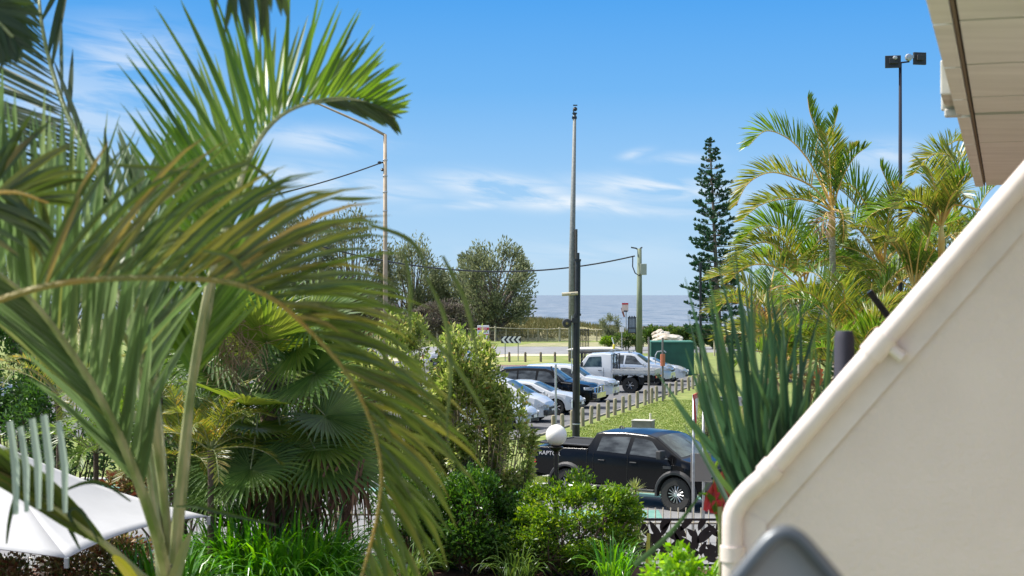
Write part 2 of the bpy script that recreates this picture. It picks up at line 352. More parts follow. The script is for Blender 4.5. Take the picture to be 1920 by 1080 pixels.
# ---------------------------------------------------------------- vehicles
def wheel(root, x, y, r, w, side, rimmat=None, rr=.6, spokes=10, rimcol=None):
    """tyre with a rim inside; side = +1 outer face towards +y"""
    tm = MB(); h = w / 2
    prof = [(r * rr, -h * .9), (r * .93, -h), (r * .985, -h * .8), (r, -h * .4), (r, h * .4), (r * .985, h * .8), (r * .93, h), (r * rr, h * .9)]
    tm.lathe(prof, 32, (0, 0, 0), 'Y')
    for k in range(40):
        a = 2 * math.pi * k / 40
        for s in (-1, 1):
            tm.box((math.cos(a) * r * .985, s * h * .62, math.sin(a) * r * .985), (.05, w * .3, r * .075), mi=0, ry=-a + math.pi / 2)
    t = tm.build('wheel', M_rubber, root); t.location = (x, y, r); 
    rm = MB(); R0 = r * rr
    rm.lathe([(R0, -h * .8), (R0, h * .75), (R0 * .95, h * .82), (R0 * .90, h * .55), (R0 * .88, -h * .5), (0.001, -h * .5)], 28, (0, 0, 0), 'Y', mi=1)
    for k in range(spokes):
        a = 2 * math.pi * k / spokes
        rm.tube([(math.cos(a) * R0 * .16, h * .62, math.sin(a) * R0 * .16), (math.cos(a + .06) * R0 * .6, h * .66, math.sin(a + .06) * R0 * .6), (math.cos(a + .1) * R0 * .93, h * .6, math.sin(a + .1) * R0 * .93)], [R0 * .055, R0 * .05, R0 * .075], 5, mi=0)
    rm.lathe([(R0 * .24, h * .45), (R0 * .22, h * .72), (0.001, h * .74)], 14, (0, 0, 0), 'Y', mi=0)
    o = rm.build('rim', [rimmat or M_rim, M_rimd], t)
    if side < 0: t.rotation_euler = (0, 0, math.pi)
    return t
class Body:
    """lofted car body; x forward, y left, z up"""
    def __init__(s, top, belt, half, sill, wheels, ar, tumble=.32, tumble_max=.3, crown=.03):
        s.top, s.belt, s.half, s.sill, s.wheels, s.ar, s.tum, s.tm, s.crown = top, belt, half, sill, wheels, ar, tumble, tumble_max, crown
    def ring(s, x):
        w = interp(s.half, x); zt = interp(s.top, x); zb = min(interp(s.belt, x), zt - .005); z0 = interp(s.sill, x)
        za = z0
        for wx, wr in s.wheels:
            d = abs(x - wx)
            if d < s.ar: za = max(za, wr + math.sqrt(s.ar ** 2 - d * d) * 1.0)
        g = zt - zb; wr_ = w - .03 - min(s.tum * g, s.tm)
        e = min(.07, g * .35)
        pts = [(0, za + .02), (w - .05, za + .02), (w, za), (w + .0, max(za + .02, (za + zb) / 2 + .05)), (w - .012, max(za + .03, zb - .10)), (w - .035, max(za + .04, zb)), (wr_ + e * .4, zt - e), (wr_ - .05, zt - e * .25), (wr_ * .5, zt + s.crown * .8), (0, zt + s.crown)]
        return pts
    def fine(s, r):
        def q(a, c, b): return [((1 - t) ** 2 * a[0] + 2 * t * (1 - t) * c[0] + t * t * b[0], (1 - t) ** 2 * a[1] + 2 * t * (1 - t) * c[1] + t * t * b[1]) for t in (.25, .5, .75)]
        a, b = r[6], r[7]; c = (a[0] + (a[0] - r[5][0]) * .12, b[1] + .004)
        c = (min(c[0], a[0]), max(a[1], b[1]) + .004)
        return r[:7] + q(a, c, b) + r[7:]
    def xs(s, a, b):
        X = set(np.round(np.arange(a, b, .09), 3).tolist()) | {a, b}
        for t in (s.top, s.belt, s.half, s.sill): X |= {round(q[0], 3) for q in t if a <= q[0] <= b}
        for wx, _ in s.wheels:
            for k in range(13): X.add(round(wx - s.ar * math.cos(math.pi * k / 12), 3))
        return sorted(x for x in X if a - 1e-6 <= x <= b + 1e-6)
    def build(s, root, m, x0, x1, name='body'):
        mb = MB(); X = s.xs(x0, x1); rings = [s.fine(s.ring(x)) for x in X]; n = len(rings[0])
        for x, r in zip(X, rings):
            mb.v += [(x, y, z) for y, z in r] + [(x, -y, z) for y, z in r[::-1][1:-1]]
        k = 2 * n - 2
        for i in range(len(X) - 1):
            for j in range(k):
                mb.f.append((i * k + j, i * k + (j + 1) % k, (i + 1) * k + (j + 1) % k, (i + 1) * k + j)); mb.m.append(1 if j in (0, k - 1) else 0)
        mb.f.append(tuple(range(k))); mb.m.append(0); mb.f.append(tuple((len(X) - 1) * k + j for j in range(k))[::-1]); mb.m.append(0)
        return mb.build(name, [m, M_under], root, smooth=True, auto=38)
    def side_pt(s, x, t, sgn):
        r = s.ring(x); a, b = r[5], r[6]; y = a[0] + (b[0] - a[0]) * t; z = a[1] + (b[1] - a[1]) * t
        return Vector((x, (y + .006) * sgn, z + .002))
    def side_window(s, root, corners, m, name='side_window', sides=(1, -1)):
        """corners: bottom-rear, bottom-front, top-front, top-rear as (x,t)"""
        for sg in sides:
            mb = MB(); nx, nt = 6, 3
            for j in range(nt + 1):
                for i in range(nx + 1):
                    u, v = i / nx, j / nt
                    xa = corners[0][0] * (1 - u) + corners[1][0] * u; ta = corners[0][1] * (1 - u) + corners[1][1] * u
                    xb = corners[3][0] * (1 - u) + corners[2][0] * u; tb = corners[3][1] * (1 - u) + corners[2][1] * u
                    mb.v.append(s.side_pt(xa * (1 - v) + xb * v, ta * (1 - v) + tb * v, sg))
            for j in range(nt):
                for i in range(nx):
                    a = j * (nx + 1) + i; mb.f.append((a, a + 1, a + nx + 2, a + nx + 1)); mb.m.append(0)
            mb.build(name, m, root, smooth=True)
    def top_patch(s, root, x0, x1, m, name='windscreen', inset=.05, frac=.97):
        mb = MB(); nx, ny = 8, 10
        for i in range(nx + 1):
            x = x0 + (x1 - x0) * i / nx; r = s.ring(x); w8 = r[7][0] * frac; zt = r[7][1]; zc = r[9][1]
            for j in range(ny + 1):
                q = -1 + 2 * j / ny; f = abs(q)
                # follow ring pieces 9-8-7
                y = w8 * q; z = zc + (r[8][1] - zc) * min(1, f / .5) if f <= .5 else r[8][1] + (zt - r[8][1]) * (f - .5) / .5
                mb.v.append((x + .006, y, z + .007))
        for i in range(nx):
            for j in range(ny):
                a = i * (ny + 1) + j; mb.f.append((a, a + 1, a + ny + 2, a + ny + 1)); mb.m.append(0)
        return mb.build(name, m, root, smooth=True)
def seam(b, root, x, z0, z1, m, sides=(1, -1), name='door_seam'):
    mb = MB()
    for sg in sides:
        pts = []
        for k in range(6):
            z = z0 + (z1 - z0) * k / 5; r = b.ring(x)
            y = interp([(r[2][1], r[2][0]), (r[3][1], r[3][0]), (r[4][1], r[4][0]), (r[5][1], r[5][0])], z); pts.append(Vector((x, (y + .001) * sg, z)))
        mb.tube(pts, .009, 4)
    mb.build(name, m, root)
def arch_flare(b, root, wx, wr, m, w=.05, th=.045, name='wheel_arch', sides=(1, -1)):
    for sg in sides:
        mb = MB(); pts = []; y = interp(b.half, wx)
        for k in range(17):
            a = math.pi * (k / 16) * 1.1 - .05 * math.pi; pts.append((wx - math.cos(a) * (b.ar + .01), (y + w * .5) * sg, wr + math.sin(a) * (b.ar + .01)))
        vs = []
        for (x, yy, z) in pts:
            d = Vector((x - wx, 0, z - wr)).normalized()
            for (dr, dy) in ((-.03, -.08), (-.03, w), (.02, w + .005), (.075, .0)):
                vs.append((x + d.x * dr, (y + dy) * sg, z + d.z * dr))
        fs = [(i * 4 + j, i * 4 + (j + 1) % 4, i * 4 + 4 + (j + 1) % 4, i * 4 + 4 + j) for i in range(16) for j in range(4)]
        fs += [(0, 1, 2, 3), (64, 67, 66, 65)]
        mb.add(vs, fs); mb.build(name, m, root, smooth=True, auto=40)
def mirror(b, root, x, z, m, sides=(1, -1), sz=(.13, .2, .2), w=None):
    for sg in sides:
        y = (w or interp(b.half, x)) - .02
        mb = MB(); mb.box((x, sg * (y + .08), z - .05), (.06, .16, .05)); mb.box((x - .01, sg * (y + .12 + sz[1] / 2), z + .02), sz)
        o = mb.build('side_mirror', m, root, bevel=.03)
def handle(b, root, x, z, m, sides=(1, -1)):
    for sg in sides:
        r = b.ring(x); y = interp([(r[3][1], r[3][0]), (r[4][1], r[4][0]), (r[5][1], r[5][0])], z)
        MB().box((x, sg * (y + .02), z), (.2, .03, .032)).build('door_handle', m, root, bevel=.01)
def paint(name, c, rough=.25, metal=.0):
    return mat(name, c, rough, metal=metal, coat=.7, var=.06, vscale=1.5)
PW = paint('white_car_paint', (.55, .555, .56)); PS = paint('silver_car_paint', (.50, .52, .54), .3, .5); PB = mat('black_car_paint', (.004, .0042, .005), .17, spec=.22); PG = paint('grey_car_paint', (.23, .25, .28), .3, .4)
def generic_car(name, label, front, yaw, kind='hatch', pm=PW, lamp=M_lamp, Hs=1.0, extras=(), group=None, cat='car'):
    """front = ground point under the middle of the front bumper"""
    S = dict(
        hatch=dict(L=4.35, top=[(-4.35, .95), (-4.28, 1.12), (-3.95, 1.42), (-3.3, 1.50), (-2.3, 1.49), (-1.95, 1.44), (-1.05, 1.0), (-.6, .93), (-.2, .78), (-.04, .62), (0, .5)],
                   belt=[(-4.35, .80), (-3.9, 1.02), (-1.2, .93), (-.5, .82), (-.1, .60), (0, .45)], half=[(-4.35, .70), (-4.1, .84), (-3.0, .89), (-1.0, .89), (-.45, .82), (-.12, .66), (0, .5)], wx=(-3.5, -.88), r=.32),
        sedan=dict(L=4.8, top=[(-4.8, .80), (-4.7, .98), (-4.1, 1.06), (-3.4, 1.40), (-2.9, 1.46), (-2.4, 1.45), (-2.05, 1.38), (-1.15, .99), (-.6, .92), (-.2, .77), (-.04, .62), (0, .5)],
                   belt=[(-4.8, .74), (-4.4, .98), (-1.3, .92), (-.5, .80), (-.1, .60), (0, .45)], half=[(-4.8, .70), (-4.5, .86), (-3.0, .91), (-1.0, .91), (-.5, .85), (-.12, .68), (0, .5)], wx=(-3.85, -.95), r=.335),
        van=dict(L=4.85, top=[(-4.85, 1.2), (-4.8, 1.55), (-4.55, 1.76), (-3.5, 1.80), (-2.2, 1.77), (-1.85, 1.68), (-.85, 1.12), (-.45, 1.0), (-.15, .82), (-.03, .65), (0, .5)],
                 belt=[(-4.85, 1.0), (-1.2, 1.0), (-.5, .88), (-.12, .66), (0, .45)], half=[(-4.85, .80), (-4.6, .92), (-1.0, .93), (-.5, .86), (-.14, .70), (0, .55)], wx=(-3.85, -.88), r=.33),
        suv=dict(L=4.75, top=[(-4.75, 1.0), (-4.7, 1.45), (-4.4, 1.76), (-3.4, 1.82), (-2.35, 1.80), (-2.05, 1.72), (-1.35, 1.24), (-.9, 1.19), (-.25, 1.08), (-.05, .92), (0, .7)],
                 belt=[(-4.75, .95), (-4.3, 1.14), (-1.4, 1.12), (-.4, 1.0), (-.1, .85), (0, .6)], half=[(-4.75, .80), (-4.5, .93), (-1.0, .95), (-.4, .92), (-.1, .82), (0, .72)], wx=(-3.8, -.95), r=.38))[kind]
    top = [(x, z * Hs) for x, z in S['top']]; belt = [(x, z * Hs) for x, z in S['belt']]
    loc = front.copy(); loc.z = .005
    root = empty(name, loc, label, cat, group, rz=yaw)
    L = S['L']; r = S['r']; wx = S['wx']; sill = [(-L, .42), (-L + .4, .24), (-.5, .22), (-.05, .26), (0, .3)]
    if kind == 'suv': sill = [(-L, .55), (-L + .4, .36), (-.5, .34), (0, .42)]
    b = Body(top, belt, S['half'], sill, [(wx[0], r), (wx[1], r)], r + .07)
    b.build(root, pm, -L, 0)
    for x in wx:
        for sg in (1, -1): wheel(root, x, sg * (interp(S['half'], x) - .12), r, .22, sg, rr=.66, spokes=7)
    W = dict(hatch=(-1.12, -1.92), sedan=(-1.22, -2.02), van=(-.92, -1.82), suv=(-1.4, -2.02))[kind]
    b.top_patch(root, W[0], W[1], M_glassg, frac=.95)
    sw = dict(hatch=[((-2.55, .1), (-1.35, .1), (-1.98, .88), (-2.45, .88)), ((-3.6, .12), (-2.62, .1), (-2.55, .88), (-3.5, .88))],
              sedan=[((-2.75, .1), (-1.45, .1), (-2.12, .88), (-2.66, .88)), ((-3.75, .15), (-2.82, .1), (-2.75, .88), (-3.3, .86))],
              van=[((-2.4, .08), (-1.2, .08), (-1.88, .88), (-2.3, .88)), ((-3.5, .08), (-2.48, .08), (-2.45, .88), (-3.5, .88)), ((-4.55, .1), (-3.58, .08), (-3.58, .88), (-4.45, .86))],
              suv=[((-2.7, .08), (-1.55, .08), (-2.1, .88), (-2.62, .88)), ((-3.6, .08), (-2.78, .08), (-2.75, .88), (-3.6, .88)), ((-4.4, .14), (-3.68, .08), (-3.68, .88), (-4.25, .84))])[kind]
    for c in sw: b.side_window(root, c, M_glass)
    for x in (sw[0][1][0] + .1, (sw[0][0][0] + sw[1][1][0]) / 2): seam(b, root, x, .36 * Hs, interp(belt, x), M_darkpl)
    zt = interp(belt, -.35)
    mirror(b, root, sw[0][1][0] + .02, interp(belt, -1.5) + .05, pm, sz=(.11, .17, .13))
    for c in sw[:2]: handle(b, root, c[0][0] + .2, interp(belt, c[0][0]) - .12, pm)
    # lamps, grille, plate
    hz = interp(top, -.1) - .10
    for sg in (1, -1):
        yy = interp(S['half'], -.16)
        m2 = MB(); m2.lathe([(0.001, .0), (.12, .02), (.15, .06), (.1, .12)], 14, (0, 0, 0), 'Y')
        q = MB(); a = [(-.40, yy + .085, hz + .0), (-.10, yy - .03, hz - .02), (-.05, yy - .22, hz - .03), (-.05, yy - .22, hz + .07), (-.14, yy - .03, hz + .11), (-.42, yy + .07, hz + .10)]
        q.prism([(x, y * sg, z) for x, y, z in a], (.07, .02 * sg, 0)); q.build('headlight', lamp, root, bevel=.015)
        t = MB(); t.box((-L + .06, sg * (interp(S['half'], -L + .1) - .02), .85 * Hs), (.12, .12, .28)); t.build('tail_light', M_red, root, bevel=.02)
    g = MB(); g.box((-.005, 0, hz - .06), (.05, .75, .10)); g.box((.0, 0, .38), (.05, .9, .12)); g.build('grille', M_darkpl, root, bevel=.01)
    MB().box((.035, 0, .5), (.01, .37, .11)).build('number_plate', M_whitepaint, root)
    if 'bumper' in extras:
        q = MB(); q.box((-.06, 0, .42), (.2, 1.5, .24)); q.build('bumper', M_darkpl, root, bevel=.05)
    if 'rack' in extras:
        q = MB()
        for x in (-2.5, -3.6): q.box((x, 0, interp(top, x) + .11), (.09, 1.3, .05)); [q.box((x, sg * .6, interp(top, x) + .05), (.07, .05, .12)) for sg in (1, -1)]
        q.build('roof_rack', M_greymetal, root)
    if 'snorkel' in extras:
        q = MB(); q.tube([(-1.0, -.93, 1.15), (-1.5, -.93, 1.2), (-2.0, -.82, 1.85), (-2.0, -.80, 1.95)], .04, 6); q.build('snorkel', M_darkpl, root)
    if 'bullbar' in extras:
        q = MB()
        q.box((.10, 0, .62), (.22, 1.7, .26)); q.tube([(.12, -.55, .6), (.16, -.5, 1.05), (.16, .5, 1.05), (.12, .55, .6)], .035, 6)
        q.tube([(.10, -.84, .75), (.08, -.80, .98), (.16, -.5, 1.0)], .03, 6); q.tube([(.10, .84, .75), (.08, .80, .98), (.16, .5, 1.0)], .03, 6)
        q.build('bull_bar', M_chrome, root, bevel=.03)
    return root, b
# --- the black dual-cab utility on the near road
def big_ute():
    xf = .92   # front bumper ahead of the front axle; local x=0 at the front axle
    root = empty('utility_truck', T0 + Vector((0, 0, .006)) + TN * 0.78 + TD * .10, 'glossy black dual-cab utility truck driving past behind the garden hedge', 'pickup truck', rz=TY)
    wb = 3.27; root.scale = (1, 1, .955)
    top = [(-4.40, 1.28), (-4.36, 1.40), (-2.72, 1.44), (-2.66, 1.45), (-2.62, 1.60), (-2.50, 1.86), (-2.3, 1.905), (-1.6, 1.93), (-.95, 1.90), (-.72, 1.84), (.12, 1.33), (.25, 1.30), (.7, 1.24), (.88, 1.14), (.94, .95)]
    belt = [(-4.40, 1.24), (-4.3, 1.33), (-2.7, 1.34), (.0, 1.27), (.6, 1.17), (.85, 1.05), (.94, .85)]
    half = [(-4.40, .90), (-4.3, .965), (-2.6, .97), (.5, .97), (.78, .90), (.94, .78)]
    sill = [(-4.4, .72), (-3.9, .66), (-3.6, .55), (.4, .52), (.94, .58)]
    b = Body(top, belt, half, sill, [(-wb, .43), (0, .43)], .53, tumble=.38, tumble_max=.24)
    b.build(root, PB, -4.4, .94)
    for x in (-wb, 0):
        for sg in (1, -1): wheel(root, x, sg * .86, .425, .28, sg, rr=.56, spokes=14, rimmat=M_rim)
    for x in (-wb, 0): arch_flare(b, root, x, .43, M_darkpl, w=.07)
    b.top_patch(root, .06, -.72, M_glassg, frac=.93)
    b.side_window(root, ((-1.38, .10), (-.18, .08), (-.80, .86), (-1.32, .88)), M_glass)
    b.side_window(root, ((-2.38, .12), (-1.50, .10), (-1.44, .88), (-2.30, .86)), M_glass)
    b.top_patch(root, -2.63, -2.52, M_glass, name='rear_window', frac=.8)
    # window surrounds, seams, handles
    for x in (-.10, -1.42, -2.46): seam(b, root, x, .58, 1.33, M_under)
    seam(b, root, -2.66, .66, 1.43, M_under, name='tub_seam')
    for x in (-1.24, -2.2): handle(b, root, x, 1.16, M_darkpl)
    mirror(b, root, -.28, 1.42, M_darkpl, sz=(.15, .24, .22))
    # tub opening with dark liner and rails
    q = MB(); q.box((-3.5, 0, 1.475), (1.62, 1.5, .03)); q.build('tub_liner', M_under, root)
    q = MB(); 
    for sg in (1, -1): q.box((-3.52, sg * .80, 1.50), (1.7, .10, .05))
    q.box((-4.34, 0, 1.49), (.09, 1.6, .06)); q.build('tub_rail', M_darkpl, root, bevel=.015)
    q = MB(); q.tube([(-2.75, .72, 1.44), (-2.95, .66, 1.62), (-2.7, .6, 1.86)], .03, 6)
    # side steps, bumpers
    for sg in (1, -1):
        MB().box((-1.65, sg * .93, .47), (2.1, .18, .07)).build('side_step', M_darkpl, root, bevel=.025)
    q = MB(); q.box((-4.46, 0, .66), (.24, 1.8, .22)); q.box((-4.5, 0, .80), (.14, 1.5, .05)); q.build('rear_bumper', M_darkpl, root, bevel=.05)
    q = MB(); q.box((.90, 0, .70), (.28, 1.84, .34)); q.box((1.0, 0, .56), (.14, 1.3, .12)); q.build('front_bumper', M_darkpl, root, bevel=.06)
    q = MB(); q.box((.95, 0, .98), (.06, 1.2, .26)); 
    for k in range(4): q.box((.985, 0, .89 + k * .06), (.02, 1.15, .02))
    q.build('grille', M_under, root)
    for sg in (1, -1):
        q = MB(); q.prism([(.60, sg * .955, 1.12), (.92, sg * .82, 1.12), (.94, sg * .62, 1.12), (.93, sg * .62, .93), (.90, sg * .82, .92), (.62, sg * .965, .95)], (.012, sg * .012, 0)); q.build('headlight', M_lamp, root)
        t = MB(); t.box((-4.34, sg * .935, 1.12), (.14, .09, .38)); tl = t.build('tail_light', M_darkpl, root, bevel=.015)
        MB().box((-4.335, sg * .962, 1.235), (.135, .05, .10)).build('lens', M_red, tl, bevel=.01); MB().box((-4.335, sg * .962, 1.0), (.135, .05, .09)).build('lens', M_red, tl, bevel=.01)
    # vent panel and badge on the front wing
    for sg in (1, -1):
        q = MB(); q.box((-.42 + .18, sg * .978, 1.10), (.24, .012, .07)); q.build('wing_vent', M_darkpl, root)
    # lettering along the top of the tub side, both sides
    for sg in (-1, 1):
        Mx = Matrix.Translation((-3.83, sg * .975, 1.235)) @ Matrix.Rotation(math.pi if sg > 0 else 0, 4, 'Z') @ Matrix.Rotation(R(90), 4, 'X')
        text_mesh('lettering', 'RAPTOR', .15, mat('decal_silver', (.36, .36, .38), .5), root, Mx, bold=.002, sx=1.2)
    # roof fin, seats seen through glass are dark
    MB().tube([(-2.15, 0, 1.93), (-2.25, 0, 1.99), (-2.3, 0, 1.95)], [.03, .018, .02], 6).build('aerial', M_darkpl, root)
    q = MB(); q.tube([(.1, -.05, 1.335), (-.1, .5, 1.44)], .012, 4); q.tube([(.1, .1, 1.335), (-.1, -.45, 1.44)], .012, 4); q.build('wiper', M_under, root)
    q = MB(); q.box((-1.7, 0, .50), (4.2, 1.3, .16)); q.build('chassis', M_under, root)
big_ute()
# --- parked row, nose towards the bollards
ROW = R(-17)
def front_at(px, py): return G(px, py)
generic_car('parked_car', 'white hatchback half hidden by the leafy bush, nearest of the parked row', front_at(1003, 806) + Vector((0, .5, 0)), ROW - R(3), 'hatch', PW, group='cars parked in the car park')
generic_car('parked_van', 'white people mover with roof rack and grey front bumper, beside the leafy bush', front_at(1036, 792) + Vector((0, .3, 0)), ROW - R(2), 'van', PW, extras=('bumper', 'rack'), group='cars parked in the car park', cat='van')
generic_car('parked_car', 'low white sedan nosing out behind the black light pole, below the bull bar', front_at(1092, 778) + Vector((0, .4, 0)), ROW, 'sedan', PW, group='cars parked in the car park')
generic_car('parked_car', 'black four-wheel drive with chrome bull bar parked behind the black light pole', front_at(1120, 765), ROW, 'suv', PB, Hs=1.03, extras=('bullbar', 'snorkel'), group='cars parked in the car park')
generic_car('parked_car', 'white four-wheel drive between the black four-wheel drive and the tray-back utility', front_at(1155, 753), ROW, 'suv', PW, group='cars parked in the car park')
generic_car('parked_car', 'silver four-wheel drive with roof rack parked behind the tray-back utility', front_at(1262, 722), ROW, 'suv', PS, Hs=1.04, extras=('rack',), group='cars parked in the car park')
generic_car('parked_car', 'white sedan with its nose against the green screen box', front_at(1288, 715), ROW, 'sedan', PW, group='cars parked in the car park')
generic_car('parked_car', 'white sedan beyond the leafy bush, near the chevron sign', front_at(918, 690), ROW + R(10), 'sedan', PW, group='cars parked in the car park')
generic_car('parked_car', 'blue-grey car half hidden behind the fronds at the left edge', G(52, 792), R(4), 'sedan', PG, group='cars at the left edge')
generic_car('parked_car', 'silver car behind the blue-grey car at the left edge', G(66, 757), R(4), 'hatch', PS, group='cars at the left edge')
# --- white tray-back utility, reversed in: cab to the left
M_alu = mat('dull_aluminium', (.50, .49, .47), .55, var=.1, vscale=4)
def tray_ute():
    base = G(1182, 737); yaw = math.pi + ROW + R(2)
    fwd = Vector((math.cos(yaw), math.sin(yaw), 0)); lat = Vector((-fwd.y, fwd.x, 0))
    # base is the near rear wheel: root at the rear axle centre
    root = empty('tray_utility', base - lat * 0.75 + Vector((0, 0, .006)), 'white tray-back utility reversed in with cab to the left and open aluminium tray', 'pickup truck', rz=yaw)
    wb = 3.0
    top = [(.95, 1.25), (1.0, 1.75), (1.08, 2.08), (1.5, 2.12), (2.2, 2.08), (2.4, 2.0), (2.85, 1.42), (3.0, 1.38), (3.75, 1.28), (3.85, 1.0)]
    belt = [(.95, 1.2), (1.0, 1.35), (2.9, 1.34), (3.7, 1.2), (3.85, .9)]
    half = [(.95, .84), (1.05, .87), (3.0, .87), (3.7, .84), (3.85, .76)]
    b = Body(top, belt, half, [(.9, .6), (3.85, .62)], [(wb, .42)], .5, tumble=.2, tumble_max=.14)
    b.build(root, PW, .95, 3.85, 'cab')
    for x in (0, wb):
        for sg in (1, -1): wheel(root, x, sg * .78, .42, .25, sg, rr=.55, spokes=6)
    b.top_patch(root, 2.82, 2.4, M_glassg, frac=.92)
    b.side_window(root, ((1.55, .06), (2.62, .06), (2.28, .86), (1.6, .86)), M_glassg)
    for x in (1.45, 2.75): seam(b, root, x, .66, 1.34, M_darkpl)
    handle(b, root, 1.65, 1.2, M_darkpl); mirror(b, root, 2.62, 1.5, M_darkpl, sz=(.12, .2, .26))
    q = MB(); q.box((-.2, 0, 1.02), (2.3, 1.85, .06)); 
    for k in range(9): q.box((-1.25 + k * .26, 0, .97), (.06, 1.75, .06))
    q.build('tray_floor', M_greymetal, root)
    for sg in (1, -1):
        q = MB(); q.box((-.2, sg * .92, 1.17), (2.3, .035, .25)); q.box((-.2, sg * .945, 1.12), (2.3, .012, .03)); q.box((-.2, sg * .945, 1.22), (2.3, .012, .03)); q.build('tray_side', M_alu, root, bevel=.008)
    q = MB(); q.box((-1.36, 0, 1.17), (.035, 1.8, .25)); q.build('tail_gate', M_alu, root, bevel=.008)
    q = MB()
    for y in (-.85, .85, 0): q.tube([(.9, y, 1.05), (.9, y, 2.05)], .03, 6)
    q.tube([(.9, -.88, 2.05), (.9, .88, 2.05)], .03, 6); q.tube([(.9, -.88, 1.6), (.9, .88, 1.6)], .02, 6)
    for k in range(8): q.tube([(.9, -.7 + k * .2, 1.05), (.9, -.7 + k * .2, 1.6)], .012, 4)
    q.build('headboard', M_blackmetal, root)
    q = MB(); q.box((-.5, .2, 1.14), (.9, .8, .16)); q.box((.3, -.2, 1.17), (.6, .7, .22)); q.build('load', M_darkpl, root, bevel=.03)
    q = MB(); q.box((.9, 0, .68), (5.2, .7, .18)); 
    for sg in (1, -1): q.box((.62, sg * .8, .66), (.30, .03, .5)); q.box((-.62, sg * .8, .66), (.30, .03, .4)); q.box((-1.0, sg * .6, .8), (.5, .4, .25))
    q.build('chassis', M_under, root)
    for sg in (1, -1):
        q = MB(); q.tube([(.55, sg * .82, .62), (.42, sg * .84, .92), (0, sg * .84, .97), (-.42, sg * .84, .92), (-.55, sg * .82, .62)], .03, 5); q.build('mudguard', M_blackmetal, root)
        MB().box((-1.4, sg * .7, .88), (.05, .3, .12)).build('tail_light', M_red, root, bevel=.01)
    q = MB(); q.tube([(2.3, -.93, 1.3), (2.3, -.9, 2.1)], .035, 6); q.build('snorkel', M_darkpl, root)
    q = MB(); q.box((3.92, 0, .7), (.16, 1.7, .25)); q.build('front_bumper', M_darkpl, root, bevel=.04)
tray_ute()
# --- dark frame carrying long boards, behind the tray-back utility
def rack_trailer():
    base = G(1105, 702); root = empty('board_trailer', base, 'dark trailer frame loaded with a long pale board, behind the white utility', 'trailer', rz=R(-6))
    s = 1.0
    q = MB()
    for x in (-.5, 1.6):
        for y in (-.5, .5): q.tube([(x, y, .5), (x, y, 1.45)], .05, 6)
    for y in (-.5, .5): q.tube([(-.9, y, 1.45), (2.1, y, 1.45)], .05, 6); q.tube([(-.9, y, .55), (2.1, y, .55)], .06, 6)
    for x in (-.5, .2, .9, 1.6): q.tube([(x, -.6, 1.0), (x + .35, -.6, 1.4)], .03, 5); q.tube([(x, -.5, 1.45), (x, .5, 1.45)], .04, 5)
    q.build('frame', M_blackmetal, root)
    for x in (.1, 1.0):
        for sg in (1, -1): wheel(root, x, sg * .62, .33, .2, sg, spokes=6)
    q = MB(); q.tube([(-1.5, 0, 1.62), (-.8, 0, 1.65), (.8, 0, 1.66), (1.9, 0, 1.64), (2.3, 0, 1.6)], [.03, .2, .24, .18, .03], 10); o = q.build('board', mat('pale_board', (.55, .53, .47), .5), root, smooth=True); o.scale = (1, 1.5, .75); o.location = (0, 0, .42)
    q = MB(); q.tube([(1.62, -.2, 1.7), (1.66, -.2, 2.0)], .08, 7); q.tube([(1.64, -.2, 2.0), (1.5, -.2, 2.45)], .035, 6, mi=1); q.build('marker', [mat('yellow_plastic', (.75, .62, .04), .5), M_whitepaint], root)
rack_trailer()
# ---------------------------------------------------------------- bollards, poles, signs, fences
def bollard_proto(label, group):
    root = MB(); r = .085
    root.lathe([(r * 1.02, -.1), (r, .0), (r * .98, .66), (r * .8, .735), (r * .35, .755), (0.001, .757)], 12)
    o = root.build('bollard', M_wood, smooth=True, auto=35); tag(o, label, 'bollard', group); return o
near_l = 'weathered round timber bollard in the diagonal row between car park and lawn'
near_g = 'timber bollards along the car park edge'
bp = bollard_proto(near_l, near_g)
first = True
px_row = [1037, 1055.5, 1072.5, 1091.5, 1107, 1122.5, 1140.5, 1153.5, 1168, 1181, 1194.5, 1210, 1221.5, 1232, 1244.5, 1256, 1266.5, 1279.5, 1291.5, 1299.5, 1310.7, 1318]
for i, px in enumerate(px_row):
    u = (px - 960) / FOC; t = (L0.x - u * L0.y) / (u * AX.y - AX.x); p = LP(t)
    o = bp if i == 0 else copy_tree(bp)
    o.location = p + Vector((rnd.uniform(-.03, .03), rnd.uniform(-.03, .03), rnd.uniform(-.03, .03))); o.rotation_euler = (rnd.uniform(-.03, .03), rnd.uniform(-.03, .03), rnd.uniform(0, 6))
o = copy_tree(bp); o.location = G(1000, 858); o['label'] = 'timber bollard standing alone between the leafy bush and the globe lamp'; o.scale = (1.15, 1.15, 1)
o = copy_tree(bp); o.location = G(1341, 892); o['label'] = 'timber bollard peeping over the bonnet of the black utility truck'; o.scale = (1.1, 1.1, 1)
fl = 'dark weathered bollard in the level row between car park and beach road'; fg = 'timber bollards along the beach road'
M_wood2 = mat('dark_weathered_wood', (.10, .08, .055), .9, col2=(.20, .17, .12), vscale=6)
for i, px in enumerate([863, 894, 924, 955, 985, 1014, 1040.5, 1068, 1096]):
    if i == 0: fb = bollard_proto(fl, fg); fb.data.materials[0] = M_wood2; o = fb
    else: o = copy_tree(fb)
    o.location = G(px, 679); o.scale = (1.15, 1.15, 1.05); o.rotation_euler = (0, rnd.uniform(-.03, .03), rnd.uniform(0, 6))
# low loop barrier between the utility and the green box
q = MB(); b0 = G(1229, 722); q.tube([b0, b0 + Vector((0, 0, 1.75)), b0 + Vector((.12, 0, 1.95)), b0 + Vector((.5, .05, 2.0)), b0 + Vector((.62, .05, 1.9))], .035, 7)
tag(q.build('bent_pipe', M_greymetal), 'bent grey pipe stand with a hooked top before the green box', 'pipe')
